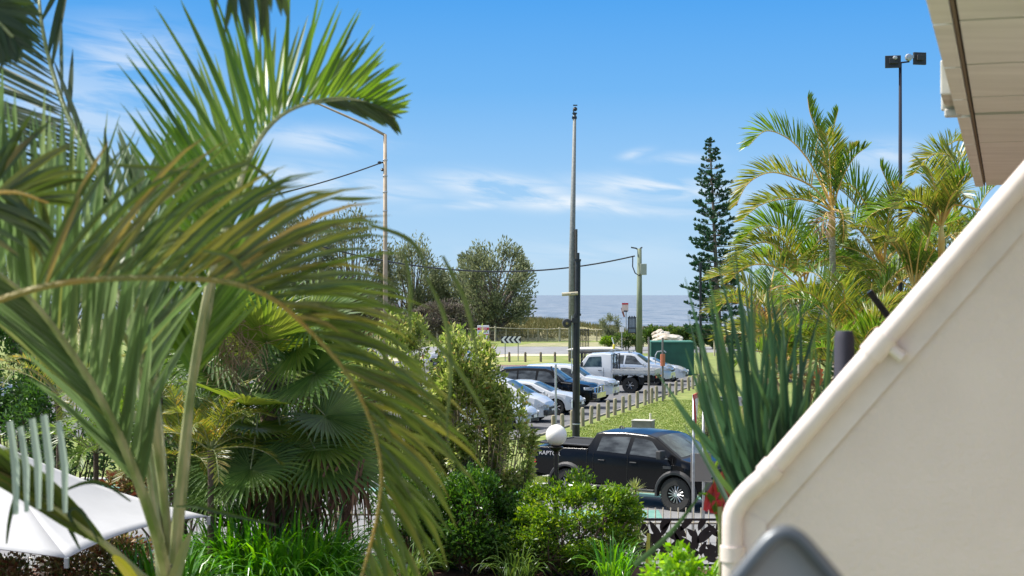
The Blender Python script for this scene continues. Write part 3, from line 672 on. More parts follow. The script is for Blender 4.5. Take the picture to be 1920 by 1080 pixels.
# tall grey light pole with a camera head
def tall_pole():
    b = G(1072.5, 672); root = empty('light_pole', b, 'very tall tapering grey pole rising alone against the sky', 'pole')
    hh = H + (552 - 214) / FOC * b.y
    q = MB(); q.tube([(0, 0, 0), (0, 0, hh * .4), (.22, 0, hh)], [.32, .26, .13], 12); q.build('pole', M_greypole, root, smooth=True)
    q = MB(); z = H + (552 - 430) / FOC * b.y; q.tube([(.30, -.25, 3), (.33, -.25, z)], .12, 8); q.build('cable_duct', mat('duct', (.07, .065, .06), .7), root)
    q = MB(); q.tube([(.22, 0, hh), (.22, 0, hh + .12)], .20, 8); q.box((.2, 0, hh - .3), (.4, .3, .2)); q.build('collar', M_blackmetal, root)
    q = MB(); q.lathe([(0.001, -.2), (.14, -.12), (.19, 0), (.14, .12), (0.001, .2)], 12, (.26, 0, hh + .42)); q.tube([(.22, 0, hh), (.1, 0, hh + .3), (.26, 0, hh + .42)], .05, 6); q.box((.26, -.1, hh + .72), (.35, .2, .08)); q.build('camera', M_darkpl, root)
    return root
tall_pole()
def near_pole():
    b = G(1080, 835); s = b.y / FOC; root = empty('light_pole', b, 'black metal pole behind the pickup cab with a floodlight on its side', 'pole')
    z1 = H + (552 - 590) * s; z2 = H + (552 - 488) * s; z3 = H + (552 - 474) * s
    q = MB(); q.tube([(0, 0, 0), (.02, 0, z1)], [.135, .12], 12); q.tube([(.05, 0, z1 - .02), (.075, 0, z2)], [.10, .085], 12); q.tube([(.075, 0, z2), (.075, 0, z3)], .05, 8)
    for z in (z1, z2): q.lathe([(.11, -.04), (.13, -.04), (.13, .04), (.11, .04)], 12, (.05, 0, z))
    q.lathe([(.20, 0), (.20, .03), (.14, .05)], 12, (0, 0, .0)); q.build('pole', M_blackmetal, root, smooth=True, auto=40)
    za = H + (552 - 605) * s
    q = MB(); q.tube([(0, 0, za + .05), (-.22, -.05, za + .05)], .045, 6); q.lathe([(.05, -.10), (.15, -.08), (.17, .04), (.10, .1)], 12, (-.32, -.05, za - .02), 'Y'); q.box((-.05, -.1, za + .08), (.2, .1, .16)); q.build('floodlight', M_darkpl, root)
    zb = H + (552 - 551) * s
    q = MB(); q.tube([(-.5, -.12, zb - .02), (.06, -.12, zb + .02)], .06, 8); q.box((-.12, -.1, zb), (.14, .2, .07)); q.build('bracket_light', M_woodpale, root, smooth=False)
    q = MB()
    for pz in (795,): q.lathe([(.137, -.02), (.142, 0), (.137, .02)], 12, (0.01, 0, H + (552 - pz) * s))
    q.build('band', M_greymetal, root)
    q = MB(); q.tube([(-.15, -.05, H + (552 - 700) * s), (-.15, -.05, H + (552 - 592) * s)], .018, 5); q.build('conduit', M_greymetal, root)
    q = MB(); q.box((-.14, -.1, H + (552 - 757) * s), (.03, .2, .28)); q.build('sticker', mat('sticker_white', (.6, .65, .7), .5), root)
near_pole()
def street_light():
    D = 100; b = P(722, 552, D); b.z = 0; s = D / FOC; root = empty('street_light', b, 'slim tan street light pole with a long upswept arm above the palms', 'street light')
    m = mat('tan_pole', (.36, .27, .18), .7, col2=(.45, .36, .26), vscale=2)
    zt = H + (552 - 252) * s
    q = MB(); q.tube([(0.03, 0, 0), (0, 0, zt)], [.17, .11], 10); q.build('pole', m, root, smooth=True)
    for k in range(9):
        pass
    q = MB(); q.tube([(0, 0, zt - .05), (-1.2, 0, zt + .6), ((600 - 722) * s, 0, zt + (252 - 196) * s), ((560 - 722) * s, 0, zt + (252 - 178) * s)], [.09, .08, .06, .06], 8); q.build('arm', m, root, smooth=True)
    q = MB(); q.box(((548 - 722) * s, 0, zt + (252 - 172) * s), (1.0, .35, .16), ry=R(25)); q.build('lamp_head', M_greymetal, root, bevel=.05)
    q = MB()
    for pz in (300, 330, 360, 395, 430, 470): q.lathe([(.15, -.04), (.165, 0), (.15, .04)], 10, (0, 0, H + (552 - pz) * s))
    q.build('band', M_greymetal, root)
    q = MB(); zi = H + (552 - 305) * s; q.tube([(0, 0, zi), (-.35, 0, zi)], .05, 6); q.lathe([(.05, -.1), (.13, -.05), (.13, .05), (.05, .1)], 8, (-.35, 0, zi)); q.lathe([(.04, -.1), (.12, 0), (.04, .1)], 8, (-.18, 0, zi - .45)); q.build('insulator', M_blackmetal, root)
    return b, s
sb, ss = street_light()
def wire(name, a, c, sag, r, label):
    pts = [a + (c - a) * t + Vector((0, 0, -sag * 4 * t * (1 - t))) for t in [i / 24 for i in range(25)]]
    q = MB(); q.tube(pts, r, 5); tag(q.build(name, M_blackmetal), label, 'wire')
wire('power_line', P(718, 304, 100), P(300, 398, 92), .5, .045, 'black overhead line running down left from the tan street light pole')
def power_pole():
    b = G(1199, 664); s = b.y / FOC; root = empty('power_pole', b, 'thick green-grey timber power pole with a metal box near its top', 'pole')
    m = mat('treated_pole', (.12, .15, .10), .85, col2=(.20, .23, .16), vscale=2, stretch=(4, 4, .5))
    zt = H + (552 - 466) * s
    q = MB(); q.tube([(-.02, 0, 0), (0, 0, zt)], [.30, .19], 14); q.build('pole', m, root, smooth=True)
    q = MB(); q.tube([(0, 0, zt - .2), (-.3, 0, zt + .02), (-.75, 0, zt + .1)], .07, 6); q.tube([(0, 0, zt - .2), (.12, 0, zt + .05), (.25, 0, zt + .1)], .07, 6); q.build('crossarm', M_blackmetal, root)
    q = MB(); q.box((.34, -.15, H + (552 - 505) * s), (.55, .4, 1.0)); q.build('meter_box', mat('box_grey', (.30, .33, .30), .6), root, bevel=.04)
    q = MB(); q.tube([(-.6, -.1, H + (552 - 480) * s), (-.62, -.15, H + (552 - 500) * s), (-.4, -.2, H + (552 - 512) * s), (-.05, -.25, H + (552 - 517) * s), (.2, -.25, H + (552 - 510) * s)], .05, 6); q.build('cable', M_blackmetal, root)
power_pole()
wire('power_line', P(1190, 480, 146), P(560, 450, 130), 2.0, .07, 'black overhead line sagging from the timber power pole across the coastal trees')
def flood_pole():
    D = 62; s = D / FOC; b = P(1688, 552, D); b.z = 0; root = empty('floodlight_pole', b, 'tall dark slim pole with two square floodlights above the right palms', 'floodlight pole')
    m = mat('dark_pole', (.02, .02, .03), .75, spec=.2); zt = H + (552 - 118) * s
    q = MB(); q.tube([(0, 0, 0), (0, 0, zt)], [.11, .06], 10); q.build('pole', m, root, smooth=True)
    q = MB(); q.tube([(-.34, 0, zt - .03), (.36, 0, zt + .05)], .035, 6); q.build('crossbar', m, root)
    for sg, cx, cz, w in ((-1, 1674, 116, 29), (1, 1724, 110, 25)):
        c = Vector(((cx - 1688) * s, -.02, H + (552 - cz) * s)); q = MB(); q.box(c, (w * s, .12, 23 * s), rz=sg * R(12)); q.box(c + Vector((-sg * 0, -.1, .02)), (w * s * .55, .16, 10 * s), rz=sg * R(12)); q.box(c + Vector((0, .07, 0)), (w * s * .9, .03, 20 * s))
        q.build('floodlight', M_darkpl, root, bevel=.02)
    q = MB(); q.lathe([(0.001, -.1), (.12, -.08), (.15, .06), (.1, .12)], 12, ((1703 - 1688) * s, -.1, H + (552 - 108) * s), 'Y'); q.lathe([(0.001, -.1), (.07, -.08), (.09, .06)], 10, ((1676 - 1688) * s, -.22, H + (552 - 110) * s), 'Y'); q.box(((1712 - 1688) * s, -.05, H + (552 - 107) * s), (.2, .12, .12)); q.build('bracket', M_greymetal, root)
flood_pole()
def slim_pole(px, pyb, pyt, r, label, m=M_blackmetal, name='pole'):
    b = G(px, pyb); zt = H + (552 - pyt) / FOC * b.y; q = MB(); q.tube([(0, 0, 0), (0, 0, zt)], r, 8); o = q.build(name, m); o.location = b; tag(o, label, 'pole'); return o, b, zt
slim_pole(1313.5, 700, 492, .085, 'dark slim lamp pole rising from the end of the bollard row beside the tall pine')
slim_pole(1042, 800, 683, .045, 'thin pale pole standing in front of the white people mover', M_greymetal)
slim_pole(1216.5, 757, 632, .05, 'thin grey post at the left side of the green box, behind the bollards', mat('weathered_steel', (.17, .15, .13), .7))
o, b, zt = slim_pole(1242.5, 752, 633, .05, 'thin grey post carrying an orange sleeve in front of the green box', mat('weathered_steel2', (.13, .13, .12), .7))
q = MB(); s = b.y / FOC; q.tube([(0, -.03, H + (552 - 686) * s), (0, -.03, H + (552 - 664) * s)], .12, 8); q.build('sleeve', mat('orange_sleeve', (.42, .13, .06), .6), o)
slim_pole(1339.5, 668, 600, .07, 'pale post standing beyond the green box beside the tall pine', M_woodpale)
slim_pole(1771, 640, 440, .11, 'pale post poking above the trees beside the sloping wall', M_greymetal)
# globe lamp
def globe_lamp():
    D = 27.8; b = P(1043, 552, D); b.z = .3; s = D / FOC; root = empty('globe_lamp', b, 'white globe lamp on a black post rising out of the hedge', 'lamp')
    zc = H + (552 - 816) * s - .3; zb = zc - 22 * s
    q = MB(); q.tube([(0, 0, 0), (0, 0, zb)], .042, 12); q.lathe([(.045, -.12), (.05, -.08), (.12, -.03), (.13, 0), (.10, .02)], 20, (0, 0, zb)); q.build('post', M_blackmetal, root, smooth=True, auto=40)
    q = MB(); r = .19; q.lathe([(max(.001, r * math.sin(math.pi * k / 20)), -r * math.cos(math.pi * k / 20)) for k in range(21)], 28, (0, 0, zc))
    q.build('globe', mat('opal_globe', (.80, .78, .72), .25, spec=.5), root, smooth=True)
globe_lamp()
# small service box on the lawn
def service_box():
    b = G(1206, 826); root = empty('service_cabinet', b, 'squat grey concrete box standing on the lawn above the pickup roof', 'box', rz=R(-17))
    q = MB(); q.box((0, 0, .33), (.74, .6, .78)); q.build('housing', mat('cabinet_grey', (.17, .16, .15), .9, col2=(.24, .23, .21), vscale=4), root, bevel=.02)
    q = MB(); q.box((0, 0, .735), (.78, .64, .03)); q.build('lid', M_conc, root, bevel=.01)
    q = MB(); q.tube([(.22, .2, .74), (.22, .2, .98)], .04, 8); q.build('marker_post', mat('pale_cap', (.6, .58, .42), .6), root)
service_box()
# green screen box
def green_box():
    a = G(1221, 704); c = G(1301, 704); L = (c - a).length; root = empty('storage_box', a, 'plain dark green metal storage box at the end of the car park', 'container')
    m = mat('green_panel', (.014, .085, .055), .55, var=.15, vscale=1.5); h = 63 / FOC * a.y
    q = MB(); q.box((L / 2, 1.2, h / 2), (L, 2.4, h)); q.build('wall', m, root, bevel=.02)
    q = MB(); q.box((L / 2, -.01, h - .03), (L + .04, .05, .07)); q.box((L / 2, 1.2, h + .012), (L + .05, 2.45, .03)); q.build('rim', mat('green_rim', (.05, .18, .12), .5), root)
    q = MB(); 
    for x in (0.02, L - .02): q.box((x, -.02, h / 2), (.06, .05, h - .02))
    q.build('corner_post', m, root)
green_box()
# rocks on the bank
def rock(name, c, size, label, seed, m):
    bm = bmesh.new(); bmesh.ops.create_icosphere(bm, subdivisions=4, radius=1)
    for v in bm.verts:
        n = noise.noise(v.co * 1.3 + Vector((seed, 0, 0))) * .35 + noise.noise(v.co * 4 + Vector((seed, 0, 0))) * .12; v.co *= 1 + n; v.co = Vector((v.co.x * size[0], v.co.y * size[1], v.co.z * size[2]))
    me = bpy.data.meshes.new(name); bm.to_mesh(me); bm.free(); me.materials.append(m); o = bpy.data.objects.new(name, me); COL.objects.link(o); o.location = c; tag(o, label, 'rock')
mr_ = mat('pale_rock', (.32, .26, .20), .9, col2=(.62, .57, .50), vscale=1.2, bump=.6, bscale=3)
rock('boulder', P(1238, 629, 140), (.8, .8, .5), 'larger pale boulder with a shadowed left face on the bank behind the green box', 1, mr_)
rock('boulder', P(1251, 638, 137), (1.3, 1.0, .6), 'low broad speckled boulder just above the green box', 9, mr_)
# signs -------------------------------------------------
M_signw = mat('sign_white', (.75, .74, .72), .5); M_signr = mat('sign_red', (.55, .03, .04), .5); M_signk = mat('sign_black', (.012, .013, .02), .5); M_signback = mat('sign_back', (.16, .19, .22), .5, metal=.3)
def warn_sign():
    b = G(906, 655); s = b.y / FOC; root = empty('warning_sign', b, 'white sign with red bands on two short legs before the beach fence', 'sign')
    z0 = H + (552 - 640) * s; z1 = H + (552 - 610) * s; w = 22 * s; hh = z1 - z0
    q = MB(); q.box((0, 0, (z0 + z1) / 2), (w, .06, hh)); q.build('panel', M_signw, root, bevel=.02)
    q = MB(); q.box((0, -.04, z1 - hh * .22), (w * .98, .02, hh * .16)); q.box((0, -.04, z0 + hh * .42), (w * .98, .02, hh * .06)); q.build('red_band', M_signr, root)
    q = MB()
    for k in range(7): q.box((-w * .36 + k * w * .12, -.045, z0 + hh * (.58 + .03 * (k % 2))), (w * .08, .015, hh * .05))
    for k in range(5): q.box((-w * .2 + k * w * .1, -.045, z0 + hh * .2), (w * .07, .015, hh * .08))
    for k in (-.4, .4): q.box((w * k, -.045, z0 + hh * .2), (w * .06, .015, hh * .14))
    for k in range(6): q.box((-w * .25 + k * w * .1, -.055, z1 - hh * .22), (w * .07, .012, hh * .05), mi=1)
    q.build('lettering', [M_signk, M_signw], root)
    for x in (-.4, .4): MB().box((w * x, .03, z0 / 2 + .02), (.1, .06, z0)).build('leg', M_signw, root)
warn_sign()
def chevron():
    b = G(958, 677); s = b.y / FOC; root = empty('chevron_sign', b, 'black and white chevron board pointing left on two thin posts', 'sign', rz=R(-4))
    z0 = H + (552 - 643.5) * s; z1 = H + (552 - 630.5) * s; w = 37 * s; hh = z1 - z0; zc = (z0 + z1) / 2
    q = MB(); q.box((0, 0, zc), (w, .04, hh)); q.build('panel', M_signk, root)
    q = MB()
    for k in range(4):
        x0 = -w / 2 + .02 + k * w / 4 * .98; cw = w / 4 * .52
        for sg in (1, -1):
            q.prism([(x0, -.035, zc), (x0 + cw, -.035, zc), (x0 + cw + hh * .42, -.035, zc + sg * hh * .49), (x0 + hh * .42, -.035, zc + sg * hh * .49)], (0, .014, 0))
    q.build('chevron', M_signw, root)
    for px in (947, 971.5):
        MB().tube([((px - 958) * s, .05, 0), ((px - 958) * s, .05, z1)], .035, 6).build('post', M_greypole, root)
chevron()
def beach_signs():
    D = 150; s = D / FOC
    b = P(1174, 552, D); b.z = 0; root = empty('beach_sign', b, 'red and white sign on a thin tall pole before the sea, with rusty flag', 'sign')
    z = lambda py: H + (552 - py) * s
    q = MB(); q.box((-.10, -.05, z(576)), (.62, .04, 16 * s)); q.build('panel', mat('faded_sign', (.72, .55, .48), .6), root)
    q = MB(); q.box((-.10, -.08, z(569.5)), (.62, .03, 3 * s)); q.build('red_band', M_signr, root)
    q = MB(); q.box((-.05, -.08, z(583.5)), (.36, .05, 2.6 * s)); q.build('dark_tag', M_signk, root)
    q = MB(); q.prism([(-.5, .05, z(577)), (-.3, .05, z(580)), (-.1, .05, z(594)), (-.22, .05, z(595)), (-.4, .05, z(586))], (0, .04, 0)); q.build('flag', mat('rusty_flag', (.28, .09, .05), .8), root)
    q = MB(); q.tube([(0, 0, 0), (0, 0, z(568))], .05, 6); q.build('post', M_greymetal, root)
    b = P(1185, 552, D - 2); b.z = 0; root = empty('information_board', b, 'grey back of a panelled information board beside the timber power pole', 'sign')
    s = (D - 2) / FOC; z = lambda py: H + (552 - py) * s
    for k in range(3):
        MB().box(((k - 1) * 4.3 * s, 0, z(609)), (4.0 * s, .06, 29 * s)).build('panel', M_signback, root)
    q = MB()
    for zz in (z(596), z(615), z(624)): q.box((0, -.06, zz), (13.5 * s, .05, .07))
    for x in (-6.8, 6.8): q.tube([(x * s, .06, 0), (x * s, .06, z(594))], .05, 6)
    for k in (-1, 0, 1): q.box((k * 4.3 * s, 0, z(593.5)), (.12, .08, .12))
    q.build('frame', M_blackmetal, root)
    b = P(1166, 552, D - 4); b.z = 0; root = empty('notice_sign', b, 'small white square notice on a low post beside the beach shrub', 'sign')
    s = (D - 4) / FOC; z = lambda py: H + (552 - py) * s
    MB().box((0, 0, z(617.5)), (8 * s, .05, 9.5 * s)).build('panel', M_signw, root); MB().tube([(0, .05, 0), (0, .05, z(614))], .04, 6).build('post', M_greymetal, root)
beach_signs()
def beach_fence():
    D = 176; s = D / FOC; root = empty('beach_fence', Vector((0, D, 0)), 'low timber post and wire fence running along the dune behind the beach road', 'fence')
    q = MB(); mesh_ = MB()
    pxs = [(700, 616), (740, 616), (780, 616), (820, 616), (860, 616.5), (884, 616), (928.5, 613.5), (949, 615), (990, 616), (1009, 616), (1026, 617), (1049, 615.5), (1068, 616.5), (1100, 617.5), (1119, 617.5), (1140, 617)]
    xs = [P(a, 552, D).x for a, _ in pxs]; zz = [H + (552 - b) * s for _, b in pxs]
    for i, (x, z) in enumerate(zip(xs, zz)):
        big = pxs[i][0] in (928.5, 1049, 820)
        p = MB(); p.tube([(x, 0, -.1), (x, 0, z + (.12 if big else 0))], .11 if big else .07, 6); p.build('post', M_woodpale if big else M_wood, root)
    for i in range(len(xs) - 1): q.tube([(xs[i], -.05, zz[i] - .03), (xs[i + 1], -.05, zz[i + 1] - .03)], .055, 5)
    q.build('rail', M_woodpale, root)
    for i in range(len(xs) - 1):
        for f in (.25, .5, .75): mesh_.tube([(xs[i], -.02, zz[i] * f), (xs[i + 1], -.02, zz[i + 1] * f)], .012, 3)
        n = 8
        for k in range(n):
            x = xs[i] + (xs[i + 1] - xs[i]) * k / n; mesh_.tube([(x, -.02, .05), (x, -.02, zz[i] - .05)], .009, 3)
    mesh_.build('wire_mesh', M_greypole, root)
    D = 158; s = D / FOC; root = empty('beach_fence', Vector((0, D, 0)), 'dark rail fence above the hedge to the right of the timber power pole', 'fence')
    pr = [1206, 1240, 1275, 1310, 1345, 1380]; q = MB(); z = H + (552 - 612.5) * s
    for px in pr: MB().tube([(P(px, 552, D).x, 0, 0), (P(px, 552, D).x, 0, z)], .06, 6).build('post', M_wood2, root)
    q.tube([(P(1206, 552, D).x, -.03, z), (P(1380, 552, D).x, -.03, z)], .05, 5); q.build('rail', M_wood2, root)
beach_fence()
# dark gate panel on the path to the beach
q = MB(); g0 = P(1092, 552, 150); g0.z = 0
for k in range(9): q.tube([(-.6 + k * .15, 0, .1), (-.6 + k * .15, 0, 2.0)], .04, 5)
q.box((0, 0, .2), (1.3, .05, .1)); q.box((0, 0, 1.9), (1.3, .05, .1)); o = q.build('bar_gate', M_blackmetal); o.location = g0; tag(o, 'small dark barred gate beside the beach path behind the black pole', 'gate')
# near road signs
def near_signs():
    D = 33; s = D / FOC
    b = P(1300, 552, D); b.z = 0; root = empty('give_way_sign', b, 'red-edged triangular road sign seen edge-on at the top of a silver pole', 'sign')
    z = lambda py: H + (552 - py) * s
    MB().tube([(-.01, 0, 0), (.01, 0, z(740))], .03, 10).build('post', M_greymetal, root, smooth=True)
    # triangle pointing down, turned almost edge-on
    M3 = Matrix.Translation((.06, -.04, z(765))) @ Matrix.Rotation(R(76), 4, 'Z')
    def tri(r, dz=0, off=0): return [M3 @ Vector((x * r, off, zz * r * .86 + dz)) for x, zz in ((-.42, .36), (.42, .36), (0, -.42))]
    MB().prism(tri(1.0), M3.to_3x3() @ Vector((0, .02, 0))).build('panel', M_signr, root)
    MB().prism(tri(.68, -.0, -.005), M3.to_3x3() @ Vector((0, -.004, 0))).build('centre', M_signw, root)
    MB().prism([p + M3.to_3x3() @ Vector((0, .004, 0)) for p in tri(.98, 0, .02)], M3.to_3x3() @ Vector((0, .004, 0))).build('back_plate', M_signback, root)
    b = P(1319, 552, D + .4); b.z = 0; root = empty('street_name_sign', b, 'white street name blade at the top of the right silver pole', 'sign')
    s = (D + .4) / FOC; z = lambda py: H + (552 - py) * s
    MB().tube([(0, 0, 0), (0, 0, z(742))], .03, 10).build('post', M_greymetal, root, smooth=True)
    MB().box((.42, -.035, z(752)), (.84, .02, .20)).build('blade', M_signw, root, bevel=.004)
    Mx = Matrix.Translation((.20, -.05, z(752))) @ Matrix.Rotation(R(90), 4, 'X')
    q = MB(); q.lathe([(.045, -.004), (.07, -.004), (.07, .004), (.045, .004)], 20, (.17, -.052, z(752)), 'Y'); q.tube([(.17, -.052, z(752) - .03), (.17, -.052, z(752) + .03)], .01, 4); q.build('emblem', M_signk, root)
    text_mesh('lettering', 'Go', .19, M_signk, root, Matrix.Translation((.40, -.05, z(752))) @ Matrix.Rotation(R(90), 4, 'X'), bold=.004)
    MB().box((-.06, -.05, z(876)), (.44, .015, .60)).build('sign_back', mat('taupe_back', (.26, .23, .20), .6, metal=.2), root, bevel=.004)
    q = MB(); q.box((0, -.03, z(853)), (.09, .05, .03)); q.box((0, -.03, z(896)), (.09, .05, .03)); q.build('clamp', M_greymetal, root)
near_signs()
# fences of the garden -----------------------------------
FY = 30.0
def picket_fence():
    root = empty('picket_fence', Vector((0, FY, 0)), 'thin cream metal picket fence between the garden and the road', 'fence')
    z1 = H + (552 - 952) * FY / FOC; m = mat('cream_metal', (.62, .55, .42), .5)
    x = P(800, 552, FY).x; n = 0; x1 = P(1480, 552, FY).x; st = 14.3 * FY / FOC
    while x < x1 and n < 60:
        MB().tube([(x, 0, .15), (x, 0, z1)], .012, 6).build('picket', m, root); x += st; n += 1
    q = MB(); xa, xb = P(795, 552, FY).x, x1
    for z in (.22, z1 - .30): q.box(((xa + xb) / 2, 0, z), (xb - xa, .03, .035))
    q.build('rail', m, root)
    for xx in (xa, (xa + xb) / 2, xb): MB().box((xx, .02, z1 / 2), (.06, .06, z1)).build('post', m, root)
picket_fence()
def leaf_panel():
    Y = FY - .12; s = Y / FOC; x0 = P(1197, 552, Y).x; x1 = P(1470, 552, Y).x; z1 = H + (552 - 972) * s; z0 = H + (552 - 1062) * s
    root = empty('screen_panel', Vector((x0, Y, 0)), 'black laser-cut metal screen with a leaf pattern fixed before the pickets', 'screen')
    W = x1 - x0; q = MB(); t = .045
    for z in (z0 + t / 2, z1 - t / 2): q.box((W / 2, 0, z), (W, .03, t))
    for x in (t / 2, W - t / 2): q.box((x, 0, (z0 + z1) / 2), (t, .03, z1 - z0 - 2 * t))
    q.build('frame', M_blackmetal, root)
    q = MB(); r2 = random.Random(3)
    def leafshape(c, a, L, w, k):
        d = Vector((math.cos(a), 0, math.sin(a))); n = Vector((-d.z, 0, d.x)); poly = []
        for i in range(9): u = i / 8; poly.append(c + d * L * u + n * w * math.sin(math.pi * u ** .8))
        for i in range(1, 8): u = 1 - i / 8; poly.append(c + d * L * u - n * w * .55 * math.sin(math.pi * u ** .8))
        poly = [Vector((min(max(p.x, .02), W - .02), 0, min(max(p.z, z0 + .02), z1 - .02))) for p in poly]
        q.prism([p + Vector((0, -.010 + .0035 * (k % 5), 0)) for p in poly], (0, .003, 0))
    k = 0
    for i in range(int(W / .34)):
        cx = .15 + i * .34; base = Vector((cx, 0, z0 + .05))
        for j in range(11):
            a = R(90) + R(r2.uniform(-85, 85)); c = Vector((cx + r2.uniform(-.08, .08), 0, z0 + .08 + (j % 6) * (z1 - z0 - .2) / 6)); leafshape(c, a, r2.uniform(.26, .44), r2.uniform(.06, .10), k); k += 1
    q.build('leaf_cutout', M_blackmetal, root)
leaf_panel()
def loop_fence(name, x0px, x1px, Y, ytop, label, m, step=11.5, n_max=100):
    s = Y / FOC; xa = P(x0px, 552, Y).x; xb = P(x1px, 552, Y).x; root = empty(name, Vector((xa, Y, 0)), label, 'fence'); z1 = H + (552 - ytop) * s
    W = xb - xa; n = min(n_max, int(W / (step * s * 2))); d = W / n
    for k in range(n):
        x = d * k; r = d * .25
        pts = [(x, 0, .3), (x, 0, z1 - r)] + [(x + r - r * math.cos(math.pi * j / 6), 0, z1 - r + r * math.sin(math.pi * j / 6)) for j in range(1, 6)] + [(x + 2 * r, 0, z1 - r), (x + 2 * r, 0, .3)]
        MB().tube(pts, .011, 5).build('loop_bar', m, root)
    q = MB(); q.box((W / 2, 0, .42), (W, .035, .03)); q.box((W / 2, 0, z1 - .22), (W, .035, .03)); q.build('rail', m, root)
    for x in (-.05, W * .5, W + .05): MB().box((x, .03, z1 / 2), (.08, .05, z1)).build('post', m, root)
loop_fence('pool_fence', 345, 780, 29.2, 943, 'weathered loop-top pool fence below the fan palm', mat('tan_metal', (.34, .28, .19), .6, col2=(.46, .40, .30), vscale=4))
loop_fence('pool_fence', -60, 215, 25, 1046, 'cream loop-top pool fence under the white umbrella', mat('cream_metal2', (.6, .54, .42), .5), step=7.8)
def umbrella():
    fr = P(125, 1046, 18.6); rt = P(391, 968, 22.0); z = (fr.z + rt.z) / 2; fr.z = rt.z = z
    fr = G(125, 1046, z); rt = G(391, 968, z)
    e = rt - fr; nrm = Vector((-e.y, e.x, 0)).normalized(); Wd = 4.6; c = (fr + rt) / 2 + nrm * Wd / 2 * 1.0
    cs = [fr, rt, rt + nrm * Wd, fr + nrm * Wd]
    apex = P(-44, 838, c.y); apex = Vector((c.x, c.y, H + (552 - 824) * c.y / FOC))
    root = empty('garden_umbrella', Vector((c.x, c.y, .3)), 'large white square garden umbrella at the lower left', 'umbrella')
    m = mat('white_canvas', (.385, .385, .39), .8, var=.04, vscale=2, bump=.15, bscale=5)
    q = MB(); N = 14
    for k in range(4):
        a, b2 = cs[k], cs[(k + 1) % 4]
        for i in range(N + 1):
            u = i / N
            for j in range(N + 1):
                t = j / N; pa = apex.lerp(a, t); pb = apex.lerp(b2, t); p = pa.lerp(pb, u)
                sag = -.10 * math.sin(math.pi * t) + .09 * t * t * 4 * u * (1 - u) - .05 * 4 * u * (1 - u) * math.sin(math.pi * t)
                pull = (c - p); pull.z = 0
                q.v.append(tuple(p + Vector((0, 0, sag)) + pull * (.03 * t * t * 4 * u * (1 - u))))
        o = k * (N + 1) ** 2
        for i in range(N):
            for j in range(N): q.f.append((o + i * (N + 1) + j, o + i * (N + 1) + j + 1, o + (i + 1) * (N + 1) + j + 1, o + (i + 1) * (N + 1) + j)); q.m.append(0)
    cn = q.build('canopy', m, root, world=True, smooth=True)
    sm = cn.modifiers.new('thickness', 'SOLIDIFY'); sm.thickness = .012
    q = MB()
    for a in cs: q.tube([apex + Vector((0, 0, -.15)), apex.lerp(a, .5) + Vector((0, 0, -.15)), a + Vector((0, 0, -.03))], .012, 6)
    q.build('rib', M_greymetal, root, world=True)
    q = MB(); q.tube([(c.x, c.y, .3), (c.x, c.y, apex.z - .1)], .03, 10); q.build('pole', M_greymetal, root, world=True)
    q = MB(); 
    for a in cs: q.box(a + Vector((0, 0, -.06)), (.05, .05, .12))
    q.build('corner_fitting', M_greymetal, root, world=True)
    q = MB(); q.box((0, 0, .05), (.8, .8, .1)); q.build('base', M_darkpl, root, bevel=.02)
umbrella()
